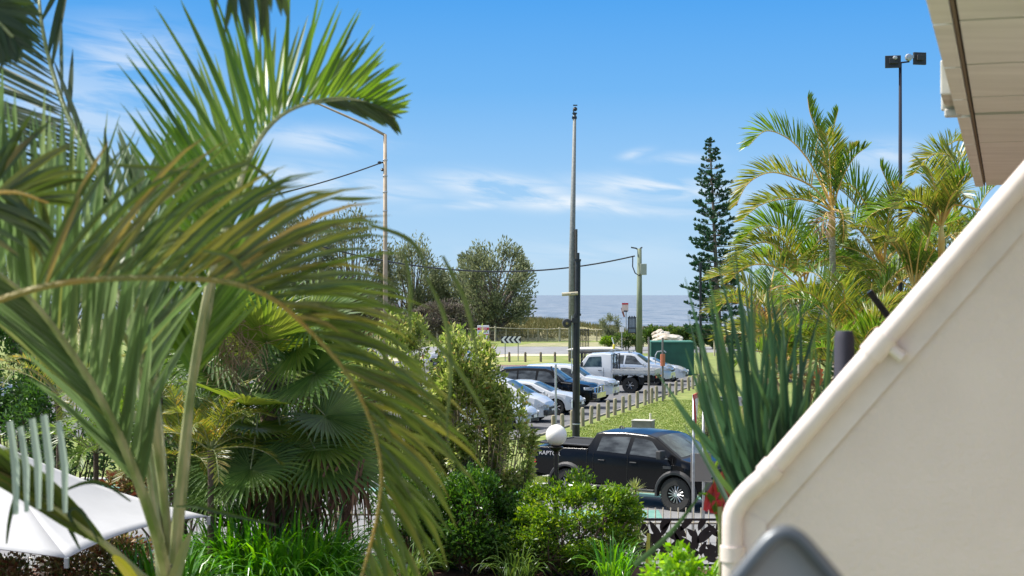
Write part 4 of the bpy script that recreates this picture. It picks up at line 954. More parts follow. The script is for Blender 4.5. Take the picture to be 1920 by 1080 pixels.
# ---------------------------------------------------------------- building on the right
def building():
    m_wall = mat('rendered_wall', (.665, .562, .50), .9, col2=(.74, .63, .565), vscale=1.4, bump=.35, bscale=45, detail=10); m_cop = mat('coping_paint', (.67, .58, .53), .6, var=.08, vscale=5, bump=.15, bscale=30); m_pvc = mat('painted_downpipe', (.69, .60, .555), .45, var=.07, vscale=7, bump=.05)
    m_sof = mat('soffit_sheet', (.64, .645, .60), .8, col2=(.74, .745, .70), vscale=1.2, stretch=(1, 5, 1), bump=.1); m_gap = mat('soffit_joint', (.05, .04, .025), .9); m_met = mat('fascia_paint', (.62, .60, .55), .5, col2=(.45, .42, .34), vscale=5)
    ux = Vector((.954, -.30, 0)).normalized(); ua = Vector((.30, .954, 0)).normalized()
    O = Vector((0, 5.35, 0)) + Vector((P(1390, 552, 5.35).x, 0, 0))
    root = empty('apartment_building', Vector((O.x + 3.2, O.y, 0)), 'cream rendered apartment wall with sloping coping and overhanging eave at the right', 'building')
    def W(px, py, off=0):      # point on the wall plane seen at px,py
        d = Vector(((px - 960) / FOC, 1, -(py - 552) / FOC)); o = Vector((0, 0, H)); n = ua
        t = (O - n * off - o).dot(n) / d.dot(n); return o + d * t
    a = W(1393, 1000); b = W(1975, 300); up = (b - a)
    slope0 = W(1400, 966); slope1 = W(1930, 358)
    d = (slope1 - slope0); d /= d.dot(ux); top_at = lambda s_: slope0 + d * s_
    # wall below the coping
    ext = 2.4; far = top_at(ext)
    poly = [slope0, far, Vector((far.x, far.y, 0)), Vector((slope0.x, slope0.y, 0))]
    q = MB(); q.prism(poly, ua * .2); q.build('balcony_wall', m_wall, root, world=True)
    # coping band along the slope and down the edge (proud of the wall)
    n_up = Vector((-d.normalized().z * ux.x, -d.normalized().z * ux.y, d.normalized().dot(ux))).normalized()
    cw = .062
    q = MB(); e = slope0
    q.prism([e - ux * .0 - ua * .012, far - ua * .012, far + n_up * .0 - n_up * cw - ua * .012, e - n_up * cw + ux * .0 - ua * .012], ua * .23)
    vl = Vector((e.x, e.y, 0)); q.prism([e - ua * .015, e + ux * .03 - n_up * cw * .6 - ua * .015, vl + ux * .05 - ua * .015, vl - ua * .015], ua * .23)
    q.build('coping', m_cop, root, world=True, bevel=.01)
    # downpipe following the slope, elbow, then down
    r = .036; off = n_up * (r + .002) - ua * (r * 1.15)
    p0 = W(1386, 1300) - ua * .03; elbow_c = W(1388, 948) - ua * .03; p1 = top_at(.09) + off; p2 = top_at(ext) + off
    lowx = W(1376, 1080) - ua * .03
    vert = Vector((lowx.x, lowx.y, 0))
    crn = top_at(0.045) + off
    pts = [vert, Vector((lowx.x, lowx.y, elbow_c.z - .18)), Vector((lowx.x, lowx.y, elbow_c.z - .07))]
    endv = Vector((lowx.x, lowx.y, elbow_c.z - .05)); ds = d.normalized(); st = p1
    for k in range(1, 8):
        t = k / 8; pts.append((endv * (1 - t) ** 2 + (endv + Vector((0, 0, .06))) * 2 * t * (1 - t) + st * t * t))
    pts += [st, p2]
    q = MB(); q.tube(pts, r, 20); dp = q.build('downpipe', m_pvc, root, world=True, smooth=True)
    def sleeve(c, ax, L=.09):
        q = MB(); q.tube([c - ax * L / 2, c + ax * L / 2], r + .007, 20); return q
    def joint(q):
        o = q.build('pipe_joint', m_pvc, dp, smooth=True, auto=40); o.data.transform(Matrix.Translation(-root.location))
    joint(sleeve(Vector((lowx.x, lowx.y, elbow_c.z - .16)), Vector((0, 0, 1)), .05)); q = MB(); q.tube([top_at(.10) + off, top_at(.13) + off], r + .006, 20); joint(q)
    q = MB(); q.tube([top_at(.445) + off, top_at(.50) + off], r + .007, 20); jb = top_at(.485) + off; q.tube([jb, jb - n_up * .085], .020, 10); joint(q)
    # eave
    hs = 1.1; 
    def S(px, py):
        t = hs / ((552 - py) / FOC); return Vector(((px - 960) / FOC * t, t, H + hs))
    f1 = S(1829, 348); dr = ua; near = f1 - ua * 14
    # soffit as sheets with dark gaps
    wdt = 2.6; marks = [0, 1.38, 0]
    q = MB(); jm = MB()
    seams = [0.0, 2.62, 4.5]   # distances back from the far end, m
    ys = [348, 268, 212.5, 183, 122, 40]
    L_ = [0] + [ (f1 - S(1829 - (348 - y) * .26, y)).dot(ua) for y in ys[1:]] + [12.2, 13.4]
    for i in range(len(L_) - 1):
        a0, a1 = L_[i], L_[i + 1]
        g = .030 if i not in (1,) else .14
        g0 = .006 if i != 2 else .0
        A = f1 - ua * (a0 + g0); B = f1 - ua * (a1 - g)
        q.prism([A + ux * .105, B + ux * .105, B + ux * wdt, A + ux * wdt], (0, 0, .02))
        q.prism([A + ux * .0 + Vector((0, 0, -.012)), B + Vector((0, 0, -.012)), B + ux * .078 + Vector((0, 0, -.012)), A + ux * .078 + Vector((0, 0, -.012))], (0, 0, .03))
    sf = q.build('eave_soffit', m_sof, root, world=True)
    jm.prism([f1 + ux * .02 + Vector((0, 0, .03)), f1 - ua * 13.4 + ux * .02 + Vector((0, 0, .03)), f1 - ua * 13.4 + ux * wdt + Vector((0, 0, .03)), f1 + ux * wdt + Vector((0, 0, .03))], (0, 0, .02)); jm.build('eave_joint', m_gap, root, world=True)
    q = MB(); q.prism([f1 + ux * .082 + Vector((0, 0, -.004)), f1 - ua * 13.4 + ux * .082 + Vector((0, 0, -.004)), f1 - ua * 13.4 + ux * .096 + Vector((0, 0, -.004)), f1 + ux * .096 + Vector((0, 0, -.004))], (0, 0, .02)); q.build('soffit_trim', mat('stained_trim', (.17, .13, .08), .9), root, world=True)
    # slab / roof above, fascia and gutter
    q = MB(); q.prism([f1 - ux * .004 + Vector((0, 0, .06)), f1 - ua * 13.4 - ux * .004 + Vector((0, 0, .06)), f1 - ua * 13.4 + ux * wdt + Vector((0, 0, .06)), f1 + ux * wdt + Vector((0, 0, .06))], (0, 0, .25)); q.build('roof_edge', m_met, root, world=True)
    ga = L_[2]
    q = MB()
    g0 = f1 - ua * (ga + .02); q.box(g0 - ux * .035 - ua * .30 + Vector((0, 0, .14)), (.075, .60, .2), rz=-R(17.4)); q.box(g0 - ux * .04 - ua * .0 + Vector((0, 0, .135)), (.10, .03, .24), rz=-R(17.4)); q.box(g0 - ux * .02 + Vector((0, 0, .0)), (.1, .06, .05), rz=-R(17.4))
    q.build('gutter_end', m_met, root, world=True, bevel=.01); q = MB(); g1 = f1 - ua * (L_[-3] + 1.15); q.box(g1 - ux * .06 - ua * .6 + Vector((0, 0, .09)), (.13, 1.2, .12), rz=-R(17.4)); q.build('gutter', m_met, root, world=True, bevel=.01)
    # building body out of the frame that carries eave and wall
    c0 = f1 + ux * wdt; q = MB(); q.prism([Vector((c0.x, c0.y, 0)), Vector((c0.x, c0.y, H + hs + .3)), (c0 - ua * 16) * 1 + Vector((0, 0, .3)), Vector(((c0 - ua * 16).x, (c0 - ua * 16).y, 0))], ux * 4)
    q.build('wall', m_wall, root, world=True)
building()
# grey rounded chair back close to the camera
def near_chair():
    D = 2.2; s = D / FOC; b = P(1467, 552, D); b.z = 3.7; root = empty('outdoor_chair', b, 'blurred rounded grey chair back at the bottom edge in front of the cream wall', 'chair')
    z = lambda py: H + (552 - py) * s - 3.7
    out = [(1330, 1160), (1385, 1085), (1425, 1035), (1452, 1008), (1476, 1000), (1500, 1012), (1530, 1045), (1566, 1088), (1620, 1160)]
    pts = catmull([Vector(((x - 1467) * s, 0, z(y))) for x, y in out], 30)
    q = MB(); q.tube(pts, .012, 10); q.build('frame', mat('chair_frame', (.10, .11, .12), .35, metal=.4), root, smooth=True)
    q = MB(); poly = [p + Vector((0, .02, -.006)) for p in pts]; q.prism(poly, (0, .012, 0)); q.build('backrest', mat('chair_mesh', (.27, .26, .25), .6), root)
    q = MB(); zb = z(1160)
    q.box((0, -.25, zb - .12), (.24, .46, .05))
    for x in (-.1, .1): q.tube([(x, .01, zb + .02), (x, -.02, -.0 + .02)], .012, 8); q.tube([(x, -.45, zb - .13), (x, -.47, .02)], .012, 8)
    q.build('seat', M_darkpl, root)
    q = MB(); q.box((.6, 1.2, 3.6), (2.6, 3.2, .16), rz=-R(17.4)); o = q.build('balcony_floor', M_conc); tag(o, kind='structure')
near_chair()
# ---------------------------------------------------------------- foliage
Z = Vector((0, 0, 1)); Yv = Vector((0, 1, 0))
def frond(mb, pts, L, n, W, sides, droop=.3, t0=.15, prof=None, rr=(.02, .005), seg=6, fold=.25, jit=.12, rnd_=None, ragged=0.0, mi_leaf=0, mi_stem=1, miss=0.0):
    """rachis through pts with leaflets; sides = [(angle at base, angle at tip, lean vector function)]"""
    r = rnd_ or rnd; K = 40; c = catmull(pts, K)
    mb.tube(c, [rr[0] + (rr[1] - rr[0]) * i / K for i in range(K + 1)], 6, mi=mi_stem)
    prof = prof or [(0, .55), (.2, .95), (.5, 1), (.8, .75), (1, .38)]
    for a0, a1, lean in sides:
        for i in range(n):
            t = t0 + (1 - t0) * (i + r.uniform(-.3, .3)) / n; t = min(max(t, t0), .995)
            if r.random() < miss: continue
            u = t * K; j = min(int(u), K - 1); p = c[j].lerp(c[j + 1], u - j); T = (c[min(j + 2, K)] - c[max(j - 1, 0)]).normalized()
            f = (t - t0) / (1 - t0); a = R(a0 + (a1 - a0) * f) + r.gauss(0, jit); q = lean(T)
            d = (T * math.cos(a) + q * math.sin(a)).normalized(); ln = L * interp(prof, f) * r.uniform(.88, 1.08)
            if r.random() < ragged: ln *= r.uniform(.35, .8)
            tw = r.gauss(0, .25); wv = (T - d * T.dot(d)); wv = wv.normalized() if wv.length > 1e-4 else Z
            wv = (wv + d.cross(wv) * tw).normalized(); nr = d.cross(wv)
            if nr.z < 0: nr = -nr
            ps = [p]; dd = d.copy(); dr = droop * r.uniform(.6, 1.4)
            for k in range(seg):
                ps.append(ps[-1] + dd * ln / seg); dd = (dd - Z * (dr * (k + 1) / seg / seg * 1.6)).normalized()
            ws = [W * interp([(0, .35), (.2, .95), (.55, 1), (.85, .5), (1, .04)], k / seg) for k in range(seg + 1)]
            mb.blade(ps, ws, nr, mi_leaf, fold, wdir=wv)
def img_side(sg, tilt=0.0):
    return lambda T: (Vector((-T.z, 0, T.x)) * sg + Yv * tilt).normalized()
def vside(sg, lift):
    def f(T):
        S = T.cross(Z); S = S.normalized() if S.length > .05 else Vector((1, 0, 0)); U = S.cross(T).normalized()
        return (S * sg * math.cos(R(lift)) + U * math.sin(R(lift))).normalized()
    return f
def PX(lst):       # [(px,py,D)...]
    return [P(*q) for q in lst]
M_stemgreen = mat('palm_petiole', (.12, .17, .04), .5, col2=(.34, .33, .17), vscale=14, stretch=(1, 1, .35), bump=.4, bscale=50)
M_petpale = mat('pale_petiole', (.18, .22, .09), .5, col2=(.42, .40, .26), vscale=12, stretch=(1, 1, .4), bump=.4)
M_gold = mat('golden_petiole', (.60, .32, .05), .5, col2=(.62, .46, .14), vscale=4)
LF_near = leafmat('near_frond_leaf', [(.05, .085, .014), (.065, .105, .02), (.10, .13, .025), (.16, .15, .03), (.30, .22, .07)], .30, .30, pos=[0, .45, .75, .93, 1])
LF_mid = leafmat('green_frond_leaf', [(.07, .15, .015), (.10, .19, .025), (.15, .24, .035)], .36, .5)
LF_grey = leafmat('greyish_frond_leaf', [(.08, .14, .05), (.12, .19, .075), (.17, .24, .11), (.27, .30, .08)], .38, .42, pos=[0, .4, .85, 1])
LF_dark = leafmat('dark_frond_leaf', [(.02, .045, .008), (.04, .07, .015)], .5, .25)
LF_gold = leafmat('golden_frond_leaf', [(.10, .15, .02), (.16, .20, .03), (.26, .24, .045), (.40, .28, .06)], .36, .45, pos=[0, .45, .85, 1])
LF_fan = leafmat('fan_leaf', [(.05, .11, .02), (.08, .15, .03), (.12, .19, .035)], .4, .35, spec=.35)
LF_brown = leafmat('dead_leaf', [(.12, .07, .03), (.24, .15, .08), (.34, .25, .15)], .8, .15)
def near_palm():
    base = P(310, 1100, 6.2); base.z = .3
    root = empty('palm_tree', base, 'closest palm at the left with one bright green frond arching against the sky', 'palm')
    t = MB(); cr = P(316, 1105, 6.2)
    t.tube([base, (base + cr) / 2 + Vector((.05, 0, 0)), cr - Z * .5, cr - Z * .05], [.11, .085, .07, .06], 14); t.build('trunk', M_petpale, root, world=True, smooth=True)
    t = MB()
    t.tube(catmull(PX([(318, 1110, 6.2), (317, 1075, 6.2), (312, 1045, 6.2)]), 8), [.05, .052, .05, .046, .044, .04, .036, .03, .028], 12); t.build('crownshaft', M_petpale, root, world=True, smooth=True)
    def fr(name, ctrl, mats, **k):
        m = MB(); frond(m, PX(ctrl), **k); return m.build('frond', mats, root, world=True, smooth=False)
    for c_, r_ in (([(306, 1085, 6.18), (296, 980, 6.2), (283, 860, 6.25), (262, 740, 6.3), (248, 660, 6.35)], .019), ([(300, 1090, 6.12), (288, 960, 6.1), (272, 850, 6.05), (250, 770, 6.0)], .014)):
        t = MB(); k_ = catmull(PX(c_), 14); t.tube(k_, [r_ * (1 - .55 * i / 14) for i in range(15)], 10); t.build('petiole', M_petpale, root, world=True, smooth=True)
    # bright upper frond
    fr('', [(322, 1090, 6.2), (338, 900, 6.15), (362, 700, 6.1), (395, 520, 6.1), (435, 390, 6.2), (470, 290, 6.3), (520, 222, 6.4), (590, 190, 6.5), (665, 186, 6.6), (735, 215, 6.7)], [LF_mid, M_stemgreen],
       L=.72, n=50, W=.021, sides=[(46, 46, img_side(1, -.30)), (37, 38, img_side(1, .4))], droop=.12, t0=.34, rr=(.020, .004), prof=[(0, .9), (.2, 1.05), (.4, .95), (.6, .70), (.8, .38), (1, .14)], fold=.35, jit=.045)
    fr('', [(590, 195, 6.5), (640, 187, 6.55), (690, 192, 6.6), (742, 222, 6.7)], [LF_dark, M_stemgreen], L=.22, n=14, W=.022, sides=[(35, 20, img_side(-1, .2))], droop=.1, t0=.1, rr=(.005, .003))
    # lower leaflets of the same crown: broad bright blades behind
    fr('', [(322, 1090, 6.3), (345, 880, 6.5), (360, 720, 6.7), (395, 560, 6.9), (405, 420, 7.0), (400, 330, 7.0)], [LF_mid, M_stemgreen],
       L=.60, n=36, W=.028, sides=[(34, 22, img_side(1, -.2)), (25, 20, img_side(-1, .3))], droop=.05, t0=.42, rr=(.026, .008), jit=.06)
    # grey-green frond leaning left: upright leaflets on its right, pressed ones on its left
    fr('', [(314, 1090, 6.15), (292, 1000, 6.0), (250, 880, 5.9), (195, 760, 5.8), (130, 655, 5.7), (60, 565, 5.6), (-20, 500, 5.5)], [LF_grey, M_stemgreen],
       L=.82, n=34, W=.024, sides=[(-30, -46, img_side(1, .15)), (-24, -40, img_side(1, -.3))], droop=.06, t0=.28, rr=(.026, .009), jit=.05, ragged=.15, prof=[(0, .5), (.2, .9), (.6, 1), (1, .9)])
    fr('', [(292, 1000, 6.05), (248, 880, 5.95), (193, 760, 5.85), (128, 655, 5.75), (58, 565, 5.65), (-20, 500, 5.55)], [LF_grey, M_stemgreen],
       L=.72, n=22, W=.022, sides=[(20, 16, img_side(1, -.2)), (14, 10, img_side(1, .2))], droop=.15, t0=.15, rr=(.01, .006), jit=.04)
    # dark feather frond, up left
    fr('', [(318, 1090, 6.25), (300, 900, 6.3), (285, 700, 6.4), (262, 520, 6.5), (215, 390, 6.6), (160, 280, 6.7), (120, 200, 6.8), (92, 110, 6.9), (75, 20, 6.9), (70, -90, 7)], [LF_dark, M_stemgreen],
       L=.85, n=34, W=.015, sides=[(32, 34, img_side(1, .1)), (38, 42, img_side(1, -.4))], droop=.12, t0=.45, rr=(.022, .006), jit=.04)
    fr('', [(285, 700, 6.4), (262, 520, 6.45), (215, 390, 6.5), (160, 280, 6.6), (120, 200, 6.7), (92, 110, 6.8), (75, 20, 6.8), (70, -90, 7)], [LF_dark, M_stemgreen],
       L=.62, n=16, W=.026, sides=[(-16, -32, img_side(1, .15))], droop=.05, t0=.15, rr=(.008, .005), jit=.12, ragged=.3, miss=.35)
    # more upright greyish fronds in the crown
    fr('', [(316, 1085, 6.25), (296, 900, 6.3), (282, 740, 6.35), (240, 600, 6.4), (190, 500, 6.5), (110, 420, 6.6), (10, 380, 6.6)], [LF_grey, M_stemgreen],
       L=.62, n=26, W=.022, sides=[(-34, -60, img_side(1, .1)), (-50, -76, img_side(1, -.3))], droop=.12, t0=.35, rr=(.022, .006), jit=.12, ragged=.25)
    fr('', [(318, 1085, 6.3), (305, 880, 6.5), (290, 700, 6.7), (278, 560, 6.8), (262, 430, 6.9), (275, 330, 7.0)], [LF_grey, M_stemgreen],
       L=.62, n=28, W=.024, sides=[(30, 22, img_side(1, .2)), (28, 18, img_side(-1, -.2))], droop=.06, t0=.38, rr=(.021, .005), jit=.08, ragged=.2)
    fr('', [(320, 1085, 6.25), (310, 960, 6.2), (290, 820, 6.1), (262, 700, 6.1), (220, 610, 6.0), (150, 560, 6.0), (60, 545, 6.0)], [LF_grey, M_stemgreen],
       L=.5, n=22, W=.022, sides=[(-45, -70, img_side(1, .1))], droop=.08, t0=.4, rr=(.021, .005), jit=.08)
    # low frond to the bottom left with pale upright leaflets
    fr('', [(312, 1110, 6.1), (268, 1082, 5.9), (215, 1035, 5.8), (150, 985, 5.7), (70, 930, 5.6), (-60, 850, 5.5)], [LF_near, M_stemgreen],
       L=.50, n=22, W=.034, sides=[(-11, -7, img_side(1, .1)), (7, 4, img_side(1, 0))], droop=.0, t0=.45, rr=(.016, .010), jit=.03, prof=[(0, .8), (1, .8)])
    m_pl = mat('pale_leaflet', (.30, .36, .27), .5, var=.1, vscale=4)
    for px, y0, y1, w_ in [(22, 965, 790, .030), (42, 960, 800, .026), (64, 955, 785, .03), (86, 958, 778, .032), (114, 962, 790, .027)]:
        m = MB(); a = P(px + 8, y0, 5.4); b = P(px - 4, y1, 5.5); m.blade([a, a.lerp(b, .5) + Vector((.01, 0, 0)), b], [w_ * .6, w_, w_ * .8], -Yv, 0, .3); m.build('leaflet', m_pl, root, world=True)
    # yellow dying leaf and curled dark strips over the umbrella
    m = MB(); m.blade(catmull(PX([(212, 1042, 5.6), (228, 1058, 5.6), (245, 1080, 5.6), (262, 1110, 5.6)]), 6), [.012, .03, .036, .04, .04, .04, .04], -Yv, 0, .3); m.build('leaflet', mat('yellow_leaf', (.62, .50, .03), .5), root, world=True)
    m = MB()
    for c in ([(160, 1010, 5.7), (140, 985, 5.6), (128, 960, 5.6), (145, 952, 5.6), (165, 975, 5.6), (185, 1018, 5.6)], [(52, 890, 5.7), (30, 930, 5.7), (18, 975, 5.7), (12, 1020, 5.7)], [(110, 950, 5.7), (130, 990, 5.7), (150, 1030, 5.7)], [(245, 940, 5.9), (200, 910, 5.9), (160, 905, 5.9), (110, 925, 5.9)], [(520, 985, 6), (430, 965, 6), (370, 950, 6), (330, 950, 6.1)]):
        m = MB(); k = catmull(PX(c), 12); m.blade(k, [.006 + .010 * math.sin(math.pi * i / 12) for i in range(13)], -Yv, 0, .3); m.build('leaflet', LF_dark, root, world=True)
    # sheath tips
    m = MB(); m.blade(catmull(PX([(322, 1100, 6.1), (345, 1030, 6.05), (358, 995, 6.05)]), 8), [.05, .05, .045, .04, .035, .03, .02, .012, .002], -Yv, 0, .4); m.build('sheath', mat('brown_sheath', (.34, .26, .16), .7, col2=(.22, .26, .10), vscale=3), root, world=True)
    m = MB(); m.tube([P(298, 1064, 6.12), P(312, 1068, 6.1), P(325, 1060, 6.12)], .006, 6); m.build('tie', M_blackmetal, root, world=True)
near_palm()
M_rach = mat('arched_rachis', (.32, .20, .04), .6, col2=(.16, .16, .04), vscale=5, stretch=(1, 1, 1), bump=.6, bscale=60)
def arch_palm():
    base = P(-330, 552, 4.6); base.z = .3
    root = empty('palm_tree', base, 'palm outside the left edge whose long out-of-focus frond arches across the view', 'palm')
    cr = P(-330, 760, 4.6)
    t = MB(); t.tube([base, (base + cr) / 2, cr], [.10, .08, .06], 12); t.build('trunk', M_petpale, root, world=True, smooth=True)
    def fr(ctrl, mats, **k):
        m = MB(); frond(m, PX(ctrl), **k); m.build('frond', mats, root, world=True)
    main = [(-330, 760, 4.6), (-150, 625, 4.6), (0, 562, 4.6), (110, 532, 4.6), (220, 522, 4.65), (330, 522, 4.7), (430, 530, 4.75), (510, 560, 4.8), (580, 620, 4.85), (650, 700, 4.9), (695, 790, 4.95), (715, 880, 5.0), (705, 980, 5.05), (670, 1110, 5.1)]
    fr(main, [LF_near, M_rach], L=.66, n=54, W=.020, ragged=.12, sides=[(47, 38, img_side(1, .15)), (54, 26, img_side(1, -.25))], droop=1.0, t0=.20, rr=(.013, .003), prof=[(0, .75), (.2, .9), (.35, .82), (.5, .62), (.65, .62), (.8, .50), (1, .42)], jit=.07, fold=.3)
    fr(main, [LF_near, M_rach], L=.62, n=26, W=.022, sides=[(40, 48, img_side(1, .5))], droop=1.5, t0=.25, rr=(.010, .005), prof=[(0, .85), (.5, .95), (.7, .8), (1, .5)], jit=.2, fold=.3)
    # dry curling tips
    m = MB()
    for c in ([(380, 470, 4.6), (430, 480, 4.6), (455, 510, 4.6), (465, 545, 4.6)], [(300, 370, 4.8), (400, 325, 4.8), (470, 300, 4.8), (440, 292, 4.8)], [(220, 310, 4.7), (330, 320, 4.7), (430, 345, 4.7)], [(455, 300, 5.2), (500, 330, 5.2), (525, 362, 5.2), (535, 375, 5.2)], [(620, 372, 5.2), (670, 373, 5.2), (718, 370, 5.2)], [(690, 420, 5.1), (760, 445, 5.1), (790, 480, 5.1), (805, 530, 5.1)], [(440, 372, 5.2), (480, 355, 5.2), (510, 348, 5.2)],
              [(800, 520, 4.9), (835, 600, 4.9), (845, 700, 4.9), (838, 800, 4.9), (850, 880, 4.9)], [(830, 480, 4.9), (870, 560, 4.9), (890, 640, 4.9), (900, 700, 4.9)], [(780, 600, 4.9), (850, 680, 4.9), (900, 760, 4.9), (925, 820, 4.9)], [(760, 480, 4.9), (770, 540, 4.9), (768, 600, 4.9), (775, 640, 4.9)]):
        m = MB(); k = catmull(PX(c), 12); m.blade(k, [.003 + .012 * math.sin(math.pi * min(1, i / 12 + .15)) for i in range(13)], -Yv, 0, .3); m.build('leaflet', LF_near, root, world=True)
    # second, higher frond whose tips hang in at the top
    m = MB(); frond(m, PX([(-330, 760, 4.6), (-200, 200, 4.6), (0, -120, 4.7), (250, -190, 4.8), (430, -130, 4.9), (520, -60, 5.0)]), L=.34, n=26, W=.03, sides=[(-60, -40, img_side(1, .1))], droop=.5, t0=.72, rr=(.014, .005), jit=.2, ragged=.4); m.build('frond', [LF_dark, M_stemgreen], root, world=True)
    # broad dark leaf at the top left corner
    m = MB(); frond(m, PX([(-330, 760, 4.6), (-280, 300, 4.7), (-200, 60, 4.8), (-110, -10, 4.9), (-40, 10, 5.0), (25, 70, 5.0)]), L=.20, n=24, W=.035, sides=[(-35, -25, img_side(1, .1)), (30, 20, img_side(1, .1))], droop=.3, t0=.6, rr=(.014, .006), jit=.15); m.build('frond', [LF_dark, M_stemgreen], root, world=True)
    m = MB(); frond(m, PX([(-330, 760, 4.6), (-240, 560, 4.65), (-160, 450, 4.7), (-60, 380, 4.75), (20, 360, 4.8), (90, 380, 4.9)]), L=.30, n=22, W=.025, sides=[(-60, -50, img_side(1, .2)), (40, 30, img_side(1, -.2))], droop=.6, t0=.35, rr=(.014, .005), jit=.15); m.build('frond', [LF_near, M_gold], root, world=True)
arch_palm()
# ---- generic pinnate palm with fronds as parts
def auto_frond(c, az, el, L, sag, n=6):
    pts = [c.copy()]; d = Vector((math.cos(az) * math.cos(el), math.sin(az) * math.cos(el), math.sin(el))); st = L / n
    for k in range(n):
        pts.append(pts[-1] + d * st); d = (d - Z * sag * (k + 1) / n).normalized()
    return pts
def right_palms():
    lab = ['tall golden cane palm with feathery crown against the sky, right of the tall pine', 'golden cane palm clump low on the left, beside the tall pine', 'bright green cane palm in the middle of the right-hand palms', 'golden-fronded cane palm beneath the building eave', 'low cane palm with hanging yellowed fronds behind the blurred spiky plant', 'cane palm with a broad fresh green frond beside the sloping wall', 'cane palm in front of the tall pine, partly behind the blurred spikes', 'cane palm at the heart of the right-hand clump below the bright one', 'rearmost cane palm rising beside the eave corner', 'short cane palm with brown hanging fronds directly behind the blurred spikes', 'short cane palm with brown hanging fronds behind the dark round-topped post']
    seed = random.Random(21); grp = 'cane palms at the right'
    def palm(i, px, py, D, fr_px, autos, trunk_r=.07, lean=0, mats=None, L=2.0, W=.032, dead=0, gold=M_gold):
        c = P(px, py, D); b = Vector((c.x + lean, c.y, 0)); root = empty('cane_palm', b, lab[i], 'palm', grp)
        t = MB(); t.tube(catmull([b, b.lerp(c, .5) + Vector((lean * .2, 0, 0)), c - Z * .6], 10), [trunk_r * 1.2] * 5 + [trunk_r] * 6, 10); t.build('trunk', mat('cane_trunk', (.36, .33, .24), .8, col2=(.22, .20, .12), vscale=10, stretch=(1, 1, 3)), root, world=True, smooth=True)
        t = MB(); t.tube([c - Z * .65, c - Z * .3, c + Z * .1], [trunk_r, trunk_r * 1.1, trunk_r * .5], 10); t.build('crownshaft', gold, root, world=True, smooth=True)
        k = 0
        for ctrl, LL, mt in fr_px:
            m = MB(); frond(m, [P(x, y, D + dz) for x, y, dz in ctrl], L=LL, n=44, W=W, sides=[(52, 34, vside(1, 50)), (52, 34, vside(-1, 50))], droop=.35, t0=.22, rr=(.028, .006), seg=4, fold=0, rnd_=seed, prof=[(0, .7), (.2, 1), (.6, .9), (.85, .6), (1, .35)])
            m.build('frond', [mt, gold], root, world=True); k += 1
        for a in range(autos):
            az = 2 * math.pi * (a + seed.uniform(-.3, .3)) / autos; el = R(seed.uniform(25, 78)); m = MB()
            frond(m, auto_frond(c, az, el, L * seed.uniform(.8, 1.15), seed.uniform(.4, .75)), L=.62 * seed.uniform(.85, 1.15), n=38, W=W, sides=[(55, 34, vside(1, 38)), (55, 34, vside(-1, 38))], droop=.5, t0=.2, rr=(.024, .005), seg=4, fold=0, rnd_=seed)
            m.build('frond', [LF_gold if seed.random() < .6 else LF_mid, gold], root, world=True)
        for a in range(dead):
            az = seed.uniform(0, 6.28); m = MB(); frond(m, auto_frond(c - Z * .2, az, R(seed.uniform(-10, 20)), L * .8, 1.0), L=.5, n=26, W=W * .8, sides=[(50, 30, vside(1, 10)), (50, 30, vside(-1, 10))], droop=1.0, t0=.15, rr=(.02, .005), seg=3, fold=0, rnd_=seed, jit=.3)
            m.build('dead_frond', [LF_brown, gold], root, world=True)
    D = 36
    palm(0, 1560, 392, D, [([(1558, 385, 0), (1535, 335, .1), (1508, 290, .2), (1475, 258, .3), (1435, 246, .3), (1402, 275, .3)], .85, LF_mid),
                           ([(1556, 390, 0), (1525, 352, -.1), (1480, 330, -.2), (1440, 324, -.3), (1402, 345, -.3), (1380, 385, -.3)], .72, LF_gold),
                           ([(1555, 392, 0), (1520, 377, .0), (1470, 373, 0), (1425, 385, 0), (1388, 415, 0)], .66, LF_gold),
                           ([(1558, 380, 0), (1552, 320, 0), (1538, 260, .1), (1520, 215, .1), (1514, 182, .1)], .5, LF_mid),
                           ([(1562, 380, 0), (1566, 310, -.2), (1562, 250, -.3), (1572, 205, -.4)], .45, LF_mid),
                           ([(1565, 385, 0), (1575, 330, .3), (1590, 290, .5), (1608, 272, .6)], .38, LF_gold),
                           ([(1556, 380, .1), (1540, 330, .6), (1530, 280, 1.0), (1545, 240, 1.3)], .7, LF_mid),
                           ([(1562, 392, 0), (1578, 400, -.5), (1582, 430, -.8), (1580, 455, -1)], .4, LF_gold)], 3, .075, lean=.1, L=1.7, dead=1)
    palm(1, 1500, 520, D + 2, [([(1500, 520, 0), (1488, 470, 0), (1460, 430, 0), (1425, 425, 0), (1390, 450, 0)], .8, LF_mid), ([(1500, 520, 0), (1480, 480, 0), (1440, 455, 0), (1400, 465, 0), (1370, 500, 0)], .75, LF_gold), ([(1510, 530, 0), (1500, 460, .2), (1480, 410, .3), (1450, 395, .4)], .75, LF_mid), ([(1510, 530, -.4), (1530, 470, -.5), (1560, 450, -.6), (1590, 470, -.7)], .8, LF_mid), ([(1500, 540, -.5), (1450, 500, -.8), (1400, 500, -1), (1365, 530, -1.1)], .7, LF_gold)], 11, .06, L=2.0, dead=4)
    palm(2, 1655, 500, D + 1, [([(1655, 500, 0), (1640, 430, 0), (1618, 375, .2), (1590, 345, .3), (1560, 350, .3), (1545, 375, .3)], .95, LF_mid), ([(1655, 500, 0), (1668, 430, 0), (1672, 370, 0), (1650, 310, 0)], .7, LF_mid),
                               ([(1655, 500, 0), (1620, 440, -.4), (1580, 410, -.6), (1540, 415, -.8), (1510, 450, -1)], .8, LF_mid)], 9, .07, L=2.3, dead=2)
